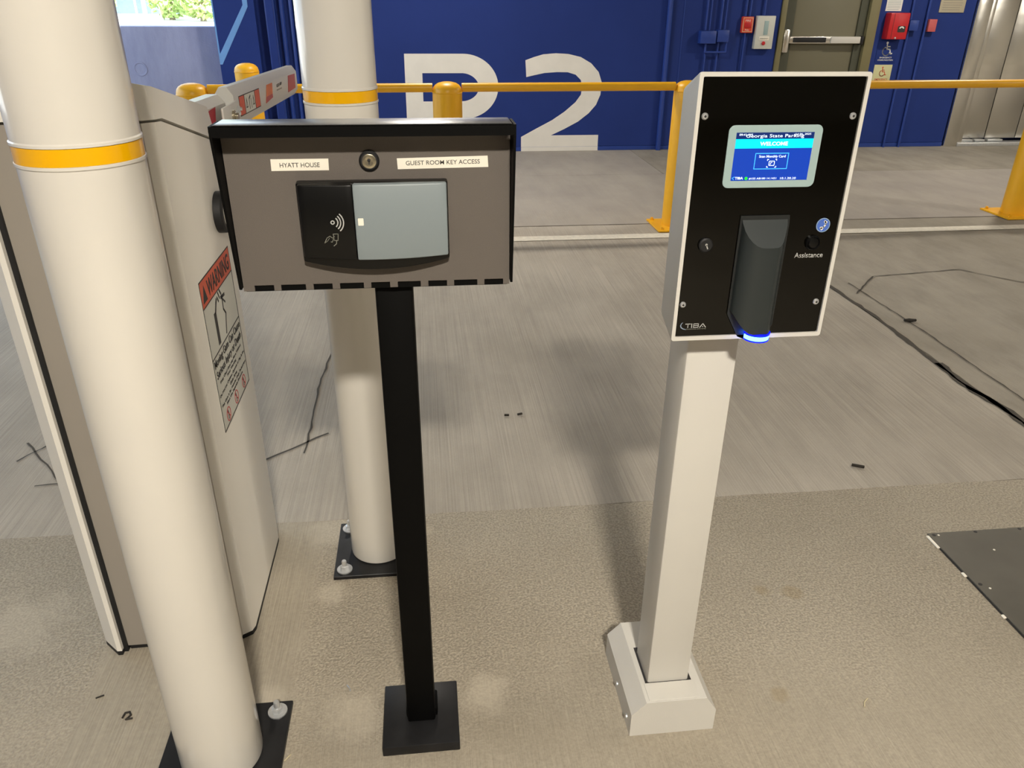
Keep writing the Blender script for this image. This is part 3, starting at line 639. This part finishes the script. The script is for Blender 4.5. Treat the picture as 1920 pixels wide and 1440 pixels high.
# hood: back, top and sides, deep at the top
HX0, HX1, HZ0, HZ1 = -.322, .146, 1.152, 1.4255
def side(x0, x1):
    pr = [(1.316, HZ0), (1.316, HZ1-.002), (1.250, HZ1-.002), (1.250, HZ1-.02), (1.286, HZ0)]
    return prism(B(), pr, (x0, 0, 0), (0, 1, 0), (0, 0, 1), (1, 0, 0), x1-x0)
hb = B()
prof = rrect(HX0, HX1, HZ1-.03, HZ1, .009, 5)
hood = part('hood', box(hb, HX0+.006, HX1-.006, 1.249, 1.3165, HZ1-.005, HZ1, .0022), 'hood_sheen', K, 'top of the black rain hood over the panel, reflected light painted in silver')
bm = B(); prism(bm, rrect(HX0, HX1, HZ1-.0185, HZ1-.0005, .0085), (0, 1.249, 0), FX, FZ, (0, 1, 0), .003); part('hood_lip', bm, 'black', K)
sl = side(HX0, HX0+.004); part('hood_side', sl, 'black', K); part('hood_side', side(HX1-.004, HX1), 'black', K)
part('back_box', box(B(), HX0+.004, HX1-.004, 1.301, 1.3155, HZ0+.008, HZ1-.005, .001, 1), 'black', K)
# panel with notched lower edge
z_b, z_n = 1.146, 1.156
gaps = [(-.2985, -.2659), (-.2541, -.2123), (-.1994, -.1671), (-.1545, -.1135), (-.1009, -.0682), (-.0550, -.0151), (-.0018, .0309), (.0434, .0843), (.0969, .1302)]
pts = [(HX0+.005, z_b)]
for g0, g1 in gaps: pts += [(g0, z_b), (g0, z_n), (g1, z_n), (g1, z_b)]
pts += [(HX1-.005, z_b), (HX1-.005, 1.405), (HX0+.005, 1.405)]
panel = part('front_panel', prism(B(), pts, (0, 1.2985, 0), FX, FZ, FN, .0035), 'taupe', K, 'taupe textured front panel with a notched lower edge', smooth=0)
part('hinge_strip', box(B(), HX0+.008, HX1-.008, 1.299, 1.312, z_b-.002, z_n+.004), 'black', K)
yf = 1.295
lk = part('key_lock', lathe(B(), [(.0165, 0), (.0165, .003), (.0135, .006), (.011, .006)], (-.0885, yf, 1.3628), 30, (0, -1, 0)), 'rubber', K, 'round nickel key lock')
part('lock_ring', lathe(B(), [(.0115, .004), (.0115, .0075), (.0085, .0085), (.006, .008), (0, .008)], (-.0885, yf, 1.3628), 26, (0, -1, 0)), 'chrome', lk)
bm = B(); prism(bm, circ(-.0885, 1.3645, .0028, 12), (0, yf-.008, 0), FX, FZ, FN, .0006); prism(bm, [(-.0895, 1.358), (-.0875, 1.358), (-.0875, 1.364), (-.0895, 1.364)], (0, yf-.008, 0), FX, FZ, FN, .0006); part('key_slot', bm, 'ink', lk)
lb = part('name_label', prism(B(), [(-.245, 1.3484), (-.154, 1.3484), (-.1535, 1.3668), (-.2445, 1.3668)], (0, yf, 0), FX, FZ, FN, .0006), 'label', K, 'white label reading HYATT HOUSE', smooth=0)
text('lettering', 'HYATT HOUSE', 'ink2', lb, -.1995, 1.3573, .063, .0072, (0, yf-.0006, 0), FX, FZ, FN, .0003, .006)
lb = part('name_label', prism(B(), [(-.0435, 1.3484), (.105, 1.3502), (.104, 1.3684), (-.0441, 1.3658)], (0, yf, 0), FX, FZ, FN, .0006), 'label', K, 'white label reading GUEST ROOM KEY ACCESS', smooth=0)
text('lettering', 'GUEST ROOM KEY ACCESS', 'ink2', lb, .0305, 1.3584, .121, .0070, (0, yf-.0006, 0), (1, 0, .011), FZ, FN, .0003, .006)
# the card reader: curved body, black left third, grey cover
def bar_shell(x0, x1, ztop, zbot, y0, y1, arcx, bulge, n=16, ztaper=0):
    """plate whose front bows outward between arcx[0] and arcx[1] and whose lower edge bows down"""
    bm = B(); cols = []
    for i in range(n+1):
        x = x0+(x1-x0)*i/n; u = (x-arcx[0])/(arcx[1]-arcx[0]); bow = 4*u*(1-u)
        yf_ = y1-bulge*bow; zb_ = zbot-ztaper*bow
        cols.append([bm.verts.new((x, y0, ztop)), bm.verts.new((x, yf_, ztop-.001)), bm.verts.new((x, yf_, zb_+.001)), bm.verts.new((x, y0, zb_))])
    F = []
    for a, b in zip(cols, cols[1:]):
        for k in range(4): F.append(bm.faces.new((a[k], a[(k+1) % 4], b[(k+1) % 4], b[k])))
    F += [bm.faces.new(cols[0]), bm.faces.new(cols[-1][::-1])]
    bmesh.ops.recalc_face_normals(bm, faces=F)
    es = [e for e in bm.edges if e.calc_face_angle(0) > .6]
    bmesh.ops.bevel(bm, geom=es, offset=.003, segments=2, profile=.5, affect='EDGES')
    return bm
rd = part('reader_body', bar_shell(-.2075, .0365, 1.3335, 1.2010, yf, 1.276, (-.2075, .0365), .007, 20, .015), 'rblack', K, 'black curved card reader body')
part('reader_black_cover', bar_shell(-.2045, -.1172, 1.3320, 1.2100, 1.276, 1.268, (-.2075, .0365), .007, 8, .004), 'rblack', rd, 'glossy black reader window')
part('reader_grey_cover', bar_shell(-.1168, .0345, 1.3325, 1.2095, 1.276, 1.267, (-.2075, .0365), .007, 12, .004), 'rgrey', rd, 'grey reader cover')
part('status_led', prism(B(), rrect(-.1115, -.1025, 1.2655, 1.2775, .0012), (0, 1.2605, 0), FX, FZ, FN, .0008), 'label', rd)
ro = (0, 1.2618, 0)
bm = B(); prism(bm, arc(-.1525, 1.2712, .0018, .0035, 0, 359.9, 20), ro, FX, FZ, FN, .0006)
for r0 in (.0085, .013, .0177): prism(bm, arc(-.1535, 1.2712, r0, r0+.0018, -50, 48, 12), ro, FX, FZ, FN, .0006)
part('contactless_symbol', bm, 'icon', rd, smooth=0)
bm = B(); oo = (-.155, 1.246, 0)
stroke(bm, [(.0015, .006), (.0095, .006), (.0085, -.005), (.0025, -.005)], .0011, (oo[0], 1.2622, oo[1]), FX, FZ, FN, .0006, True)
stroke(bm, [(.003, .002), (.000, -.001), (-.004, .0025), (-.009, -.0005), (-.0135, -.009)], .0011, (oo[0], 1.2625, oo[1]), FX, FZ, FN, .0006)
stroke(bm, [(.003, .002), (-.001, -.0075), (-.003, -.007)], .0011, (oo[0], 1.2622, oo[1]), FX, FZ, FN, .0006); stroke(bm, [(-.0135, -.009), (-.009, -.006), (-.005, -.001)], .0009, (oo[0], 1.2625, oo[1]), FX, FZ, FN, .0006)
stroke(bm, [(.006, -.006), (.0055, -.0105), (.001, -.014)], .0013, (oo[0], 1.2622, oo[1]), FX, FZ, FN, .0006)
part('hand_card_symbol', bm, 'icon_dim', rd, smooth=0)

# ------------------------------------------------------------------ white parking terminal on its post
P_ = thing('parking_terminal', 'white post terminal with black face, lit blue screen and scanner', 'parking terminal', (.54, 1.36, 0))
yb0, yb1 = 1.246, 1.512
pr = [(.436, 0), (.645, 0), (.645, .066), (.618, .108), (.470, .108), (.436, .070)]
part('base', prism(B(), pr, (0, yb0, 0), FX, FZ, (0, 1, 0), yb1-yb0, .002), 'white_rough', P_, 'white chamfered base shoe', smooth=20)
part('base_slot', box(B(), .482, .597, 1.300, 1.420, .1075, .1088), 'ink', P_, 'dark slot around the post foot')
part('base_inlay', box(B(), .478, .602, 1.252, 1.304, .1078, .1092, .0004, 1), 'white', P_)
part('post', box(B(), .487, .590, 1.306, 1.410, .095, 1.45, .006), 'white', P_, 'white square post')
for zz in (1.28, 1.38): part('base_screw', lathe(B(), [(.006, 0), (.006, .004), (0, .005)], (.4365, zz, .03), 10, (-1, 0, 0)), 'zinc', P_)
fx0, fx1, fz0, fz1, fy = .4285, .7095, 1.0495, 1.5005, 1.24
def frus(bm, r0, y0, r1, y1):
    a = [bm.verts.new((x, y0, z)) for x, z in r0]; b = [bm.verts.new((x, y1, z)) for x, z in r1]; k = len(a)
    F = [bm.faces.new(a), bm.faces.new(b[::-1])]+[bm.faces.new((a[i], b[i], b[(i+1) % k], a[(i+1) % k])) for i in range(k)]
    bmesh.ops.recalc_face_normals(bm, faces=F); return bm
part('housing', frus(B(), rrect(fx0, fx1, fz0, fz1, .005, 4), fy, rrect(fx0, fx1, fz0+.018, fz1-.024, .012, 4), 1.3062), 'white_rough', P_, 'white textured housing', smooth=30)
bm = B(); rr = [rrect(fx0, fx1, fz0, fz1, .005, 4), rrect(fx0+.0065, fx1-.0065, fz0+.0075, fz1-.0065, .002, 4)]
o1 = [bm.verts.new((x, fy, z)) for x, z in rr[0]]; o2 = [bm.verts.new((x, fy-.006, z)) for x, z in rr[0]]; o3 = [bm.verts.new((x, fy-.006, z)) for x, z in rr[1]]; o4 = [bm.verts.new((x, fy, z)) for x, z in rr[1]]
F = []; k = len(o1)
for A_, B_ in ((o1, o2), (o2, o3), (o3, o4)):
    for i in range(k): F.append(bm.faces.new((A_[i], A_[(i+1) % k], B_[(i+1) % k], B_[i])))
bmesh.ops.recalc_face_normals(bm, faces=F)
part('front_rim', bm, 'white', P_, 'white rim around the black face', smooth=30)
fg = fy-.003
face = part('face_panel', prism(B(), rrect(fx0+.007, fx1-.007, fz0+.008, fz1-.007, .003), (0, fy, 0), FX, FZ, FN, .003), 'glass', P_, 'glossy black acrylic face', smooth=0)
for x, z in ((.4445, 1.4352), (.6915, 1.434), (.4436, 1.1180), (.6903, 1.1158)):
    sc_ = part('face_screw', lathe(B(), [(.0056, 0), (.0056, .0012), (.004, .003), (.002, .0033)], (x, fg, z), 18, (0, -1, 0)), 'zinc', P_)
    part('screw_socket', prism(B(), circ(x, z, .0021, 6), (0, fg-.0032, 0), FX, FZ, FN, .0003), 'ink', sc_)
# screen
bz = part('screen_bezel', prism(B(), rrect(.4872, .6452, 1.3215, 1.4212, .010), (0, fg, 0), FX, FZ, FN, .0012, .0004), 'bezel', P_, 'pale grey screen bezel', smooth=0)
ys_ = fg-.0012
ds = part('display', prism(B(), [(.5003, 1.3335), (.6313, 1.3335), (.6313, 1.4098), (.5003, 1.4098)], (0, ys_, 0), FX, FZ, FN, .0004), 'scr', P_, 'lit blue display with a welcome message', smooth=0)
yd = ys_-.0004
part('title_bar', prism(B(), [(.5003, 1.4), (.6313, 1.4), (.6313, 1.4098), (.5003, 1.4098)], (0, yd, 0), FX, FZ, FN, .0002), 'scr_dark', ds, smooth=0)
part('welcome_bar', prism(B(), [(.5003, 1.385), (.6313, 1.385), (.6313, 1.3997), (.5003, 1.3997)], (0, yd, 0), FX, FZ, FN, .0002), 'cyan', ds, smooth=0)
y2 = yd-.0002
text('lettering', 'Georgia State Parking', 'stext', ds, .5655, 1.4038, .098, .0068, (0, y2, 0), FX, FZ, FN, .0002, .004)
text('lettering', '09:41 AM', 'stext', ds, .516, 1.4066, .022, .0034, (0, y2, 0), FX, FZ, FN, .0003)
text('lettering', 'Jul 06, 2025', 'stext', ds, .612, 1.4066, .027, .0034, (0, y2, 0), FX, FZ, FN, .0003)
text('lettering', 'WELCOME', 'stext', ds, .5652, 1.3922, .047, .0062, (0, y2, 0), FX, FZ, FN, .0002, .03)
bm = B(); stroke(bm, [(.537, 1.3522), (.593, 1.3522), (.593, 1.377), (.537, 1.377)], .0012, (0, yd, 0), FX, FZ, FN, .0002, True); part('button_outline', bm, 'sline', ds, smooth=0)
text('lettering', 'Scan Monthly Card', 'stext', ds, .5658, 1.3716, .045, .0052, (0, yd, 0), FX, FZ, FN, .0003, .012)
bm = B(); stroke(bm, rrect(.5618, .5708, 1.3575, 1.3645, .0012, 3), .001, (0, yd, 0), FX, FZ, FN, .0002, True); stroke(bm, [(.564, 1.359), (.565, 1.3625), (.567, 1.3625)], .0008, (0, yd, 0), FX, FZ, FN, .0002)
for sx in (-1, 1):
    for sz in (-1, 1): stroke(bm, [(.5663+sx*.0078, 1.361+sz*.0045), (.5663+sx*.0078, 1.361+sz*.0063), (.5663+sx*.0058, 1.361+sz*.0063)], .001, (0, yd, 0), FX, FZ, FN, .0002)
part('card_symbol', bm, 'stext', ds, smooth=0)
bm = B(); stroke(bm, [(.5058, 1.3398), (.5022, 1.3378), (.5052, 1.3352)], .0008, (0, yd, 0), FX, FZ, FN, .0002); part('logo_swoosh', bm, 'sline', ds, smooth=0)
text('lettering', 'TIBA', 'stext', ds, .514, 1.3376, .014, .0042, (0, yd, 0), FX, FZ, FN, .0003, .03)
part('status_dot', prism(B(), circ(.5262, 1.3371, .0026, 16), (0, yd, 0), FX, FZ, FN, .0003), 'sgreen', ds, smooth=0)
text('lettering', '#155 AB180 14.1451', 'stext', ds, .5545, 1.3366, .047, .0034, (0, yd, 0), FX, FZ, FN, .0003)
text('lettering', '10.1.20.20', 'stext', ds, .5985, 1.3366, .027, .0034, (0, yd, 0), FX, FZ, FN, .0003)
# scanner: rounded bar, its top cut by a sloping plane, a lit lens under the chin
prof = [(.5300, .0), (.5305, .006), (.5335, .0135), (.5385, .0195), (.5450, .0245), (.5525, .0280), (.5600, .0297), (.5680, .0302), (.5800, .0302), (.5890, .0298), (.5945, .0283), (.5990, .0245), (.6045, .0165), (.6090, .0080), (.6105, .0)]
zt_ = lambda d: 1.2725-1.55*d
zb_ = lambda x, d: 1.055+.42*d+34*max(0, .568-x)**2+30*max(0, x-.597)**2
bm = B(); top_ = [bm.verts.new((x, fg-d, zt_(d))) for x, d in prof]; bot_ = [bm.verts.new((x, fg-d, zb_(x, d))) for x, d in prof]
F = [bm.faces.new(top_), bm.faces.new(bot_[::-1])]+[bm.faces.new((top_[i], bot_[i], bot_[i+1], top_[i+1])) for i in range(len(prof)-1)]
bmesh.ops.recalc_face_normals(bm, faces=F)
sc = part('scanner', bm, 'dev', P_, 'dark grey card scanner bar with a sloping top', smooth=28)
bm = B(); prism(bm, [(.5265, 1.2750), (.6125, 1.2750), (.6140, 1.262), (.6140, 1.075), (.600, 1.052), (.575, 1.044), (.551, 1.054), (.5265, 1.098)], (0, fg, 0), FX, FZ, FN, .003); part('scanner_gasket', bm, 'dev_dark', sc)
c_ = V((.583, fg-.010, 1.0590))
def half_disc(rx, ry, z0, h, bev=0): return prism(B(), [(c_.x+rx*math.cos(math.radians(a)), c_.y+ry*math.sin(math.radians(a))) for a in range(180, 361, 12)], (0, 0, z0), (1, 0, 0), (0, 1, 0), (0, 0, 1), h, bev)
led = part('scan_light', half_disc(.0225, .0225, c_.z-.004, .0085, .002), 'led', P_, 'glowing blue light at the scanner foot')
part('scan_light_lens', half_disc(.0240, .0240, c_.z+.0046, .0035), 'led_rim', led)
part('scan_light_base', half_disc(.0232, .0230, c_.z-.0068, .0027), 'led_rim', led)
lk = part('key_lock', lathe(B(), [(.0125, 0), (.0125, .004), (.010, .006), (0, .006)], (.4712, fg, 1.2258), 26, (0, -1, 0)), 'rubber', P_, 'small black key lock')
bm = B(); prism(bm, circ(.4710, 1.2275, .0022, 10), (0, fg-.006, 0), FX, FZ, FN, .0008); stroke(bm, [(.4712, 1.2268), (.4738, 1.2205)], .002, (0, fg-.006, 0), FX, FZ, FN, .0008); part('key_slot', bm, 'zinc', lk)
bt = part('call_button', lathe(B(), [(.0128, 0), (.0128, .004), (.0112, .006), (.010, .004), (.008, .0065), (0, .008)], (.6625, fg, 1.2255), 28, (0, -1, 0)), 'rblack', P_, 'round black call button')
text('lettering', 'Assistance', 'icon', P_, .6605, 1.2028, .0520, .0092, (0, fg, 0), FX, FZ, FN, .0003, .01)
ph = part('phone_sticker', prism(B(), circ(.6765, 1.2555, .0125, 32), (0, fg, 0), FX, FZ, FN, .0004), 'pbutton', P_, 'round blue phone sticker', smooth=0)
bm = B(); prism(bm, arc(.6765, 1.2555, .0112, .0122, 0, 359.9, 32), (0, fg-.0004, 0), FX, FZ, FN, .0002); part('sticker_ring', bm, 'bezel', ph, smooth=0)
bm = B(); stroke(bm, [(.6795, 1.2615), (.6808, 1.257), (.6780, 1.2520), (.6735, 1.2498)], .0026, (0, fg-.0004, 0), FX, FZ, FN, .0003); stroke(bm, [(.6785, 1.262), (.6815, 1.2602)], .0036, (0, fg-.0004, 0), FX, FZ, FN, .0003); stroke(bm, [(.673, 1.2512), (.6752, 1.2482)], .0036, (0, fg-.0004, 0), FX, FZ, FN, .0003); part('handset_symbol', bm, 'paper', ph, smooth=0)
# maker's mark at the lower left
lg = part('maker_mark', prism(B(), [p for p in [(.4475, 1.0840), (.4445, 1.0815), (.4432, 1.0775), (.4445, 1.0735), (.4490, 1.0705), (.4545, 1.0695), (.4545, 1.0705), (.4500, 1.0717), (.4460, 1.0745), (.4448, 1.0777), (.4456, 1.0810), (.4478, 1.0836)]], (0, fg, 0), FX, FZ, FN, .0003), 'pole', P_, 'curved swoosh of the maker logo', smooth=0)
bm = B(); O = (0, fg, 0); w_ = .0013
stroke(bm, [(.4530, 1.0805), (.4620, 1.0805)], w_, O, FX, FZ, FN, .0003); stroke(bm, [(.4575, 1.0805), (.4575, 1.0735)], w_, O, FX, FZ, FN, .0003); stroke(bm, [(.4645, 1.0808), (.4645, 1.0732)], w_, O, FX, FZ, FN, .0003)
stroke(bm, [(.4680, 1.0805), (.4765, 1.0805), (.4770, 1.0773), (.4765, 1.0735), (.4680, 1.0735)], w_, O, FX, FZ, FN, .0003, True); stroke(bm, [(.4680, 1.0771), (.4768, 1.0771)], w_, O, FX, FZ, FN, .0003)
stroke(bm, [(.4795, 1.0733), (.4850, 1.0806), (.4905, 1.0733)], w_, O, FX, FZ, FN, .0003); stroke(bm, [(.4845, 1.0748), (.4856, 1.0748)], w_, O, FX, FZ, FN, .0003)
part('logo_letters', bm, 'icon', lg, smooth=0)
text('logo_subline', 'PARKING SYSTEMS', 'icon_dim', lg, .4735, 1.0705, .036, .0020, O, FX, FZ, FN, .0003)

# ------------------------------------------------------------------ steel floor plate
FPz = .007
fp_ = thing('floor_plate', 'dark grey steel access plate set in the beige concrete', 'access plate', (1.98, 1.55, 0))
part('plate', box(B(), 1.624, 2.34, 1.20, 1.914, 0, FPz, .001, 1), 'floor_plate', fp_)
for x, y in ((1.640, 1.902), (1.79, 1.905), (1.637, 1.66), (1.639, 1.43), (1.95, 1.905)): part('countersunk_hole', lathe(B(), [(.006, FPz-.001), (.006, FPz+.0006), (0, FPz+.0006)], (x, y, 0), 12), 'ink', fp_)
for x, y in ((1.655, 1.64), (1.79, 1.81), (1.655, 1.90)): part('paint_fleck', lathe(B(), [(.004, FPz-.001), (.0035, FPz+.001), (0, FPz+.001)], (x, y, 0), 9), 'label', fp_)
for (y0, y1) in ((1.84, 1.905), (1.70, 1.72), (1.52, 1.535)): part('edge_mortar', box(B(), 1.614, 1.624, y0, y1, 0, .006, .002, 1), 'label', fp_)
part('edge_gap', box(B(), 1.620, 1.6245, 1.20, 1.86, 0, .003), 'ink', fp_)

# ------------------------------------------------------------------ small debris on the floor
def twig(pts, r, label, m_='twig', name='twig'):
    p0 = V((pts[0][0], pts[0][1], 0)); P = [V((x, y, r)) for x, y in pts]
    solo(name, tube(B(), P, r, 6), m_, label, 'debris', p0)
twig([(1.585, 2.345), (1.625, 2.325)], .006, 'short black stick on the floor right of the white terminal post')
twig([(-.80, 1.425), (-.798, 1.44), (-.788, 1.442), (-.782, 1.432), (-.790, 1.420), (-.775, 1.422)], .0025, 'small curled dark scrap left of the nearest white bollard')
twig([(-.888, 1.495), (-.870, 1.503)], .002, 'tiny dark splinter near the barrier cabinet foot')
twig([(-.257, 1.472), (-.250, 1.462), (-.247, 1.452)], .002, 'tiny dropped screw between the bollard and the black base plate', 'zinc')
twig([(.295, 2.868), (.315, 2.866)], .005, 'dark crumb on the lane floor behind the black post')
twig([(.352, 2.868), (.372, 2.874)], .005, 'dark crumb on the lane floor near the terminal shadow')
twig([(1.050, 1.268), (1.058, 1.282), (1.072, 1.292)], .0016, 'pale straw on the floor right of the white base', 'straw')
twig([(-.385, 1.262), (-.372, 1.278)], .0016, 'pale straw beside the nearest bollard plate', 'straw')
twig([(2.63, 3.735), (2.655, 3.725), (2.69, 3.73), (2.66, 3.74), (2.63, 3.735)], .008, 'flat dead leaf scrap on the lane right of the joint')
twig([(1.32, 3.58), (1.35, 3.575)], .006, 'dark speck of dirt beside the white terminal housing')

# ------------------------------------------------------------------ outside, beyond the opening
gr = B(); box(gr, -90, 40, YW+.7, 120, -.2, .55); struct('ground', gr, 'ground', 'sunlit pale pavement outside the opening')
gr = B(); box(gr, -90, -5.45, -40, YW+.7, -1.2, -.6); struct('ground_side', gr, 'ground')
bd = thing('building', 'pale building with grey window panels across the street', 'building', (-15, 47, .55))
part('wall', box(B(), -26, -7, 47, 52, .55, 9, .02), 'bldg', bd)
for k in range(12):
    x = -22.0+k*1.22
    part('window_pane', box(B(), x, x+1.08, 46.93, 47.02, .72, 5.5, .02), 'bglass', bd)
lp = thing('lamp_post', 'grey lamp post standing outside the opening', 'lamp post', (-9.15, 30, .55))
part('pole', lathe(B(), [(.12, .55), (.12, .8), (.075, .82), (.06, 5.5), (0, 5.5)], (-9.15, 30, 0), 14), 'pole', lp)
part('lamp_head', box(B(), -9.3, -8.5, 29.85, 30.15, 5.45, 5.6, .04), 'pole', lp)
bk = thing('bike_rack', 'thin grey hoop stand on the pavement outside', 'rack', (-10.55, 36, .55))
part('hoop', tube(B(), [V((-10.55+.16*math.cos(math.radians(a)), 36, 1.0+.12*math.sin(math.radians(a)))) for a in range(0, 181, 20)]+[V((-10.71, 36, .55))], .02, 8), 'pole', bk)
part('foot_post', cyl(B(), (-10.39, 36, .55), (-10.39, 36, 1.0), .02, 8), 'pole', bk)
def tree(x, y, h, r, label):
    t_ = thing('tree', label, 'tree', (x, y, .55), 'street trees outside')
    part('trunk', lathe(B(), [(.14, .55), (.09, .55+h*.5), (.03, .55+h*.8)], (x, y, 0), 9), 'bark', t_)
    me = B(); rnd = random.Random(int(x*100))
    for i in range(1400):
        a = rnd.uniform(0, 6.283); u = rnd.uniform(-1, 1); q = rnd.random()**.33; s_ = math.sqrt(1-u*u)
        c = V((x+math.cos(a)*s_*r*q, y+math.sin(a)*s_*r*q, .55+h*.50+u*h*.52*q)); 
        if c.z < .7: continue
        A_ = V((rnd.gauss(0, 1), rnd.gauss(0, 1), rnd.gauss(0, 1))).normalized()*.16; B_ = A_.orthogonal().normalized()*.09
        me.faces.new([me.verts.new(c-A_), me.verts.new(c+B_), me.verts.new(c+A_), me.verts.new(c-B_)])
    part('foliage', me, 'leaf', t_, smooth=0)
tree(-11.6, 42, 3.4, 1.2, 'light green street tree right of the grey windows outside')
tree(-9.7, 40, 3.2, 1.1, 'light green street tree nearest the blue wall edge outside')
tree(-15.3, 43, 3.2, 1.0, 'yellow green tree at the left side of the opening')
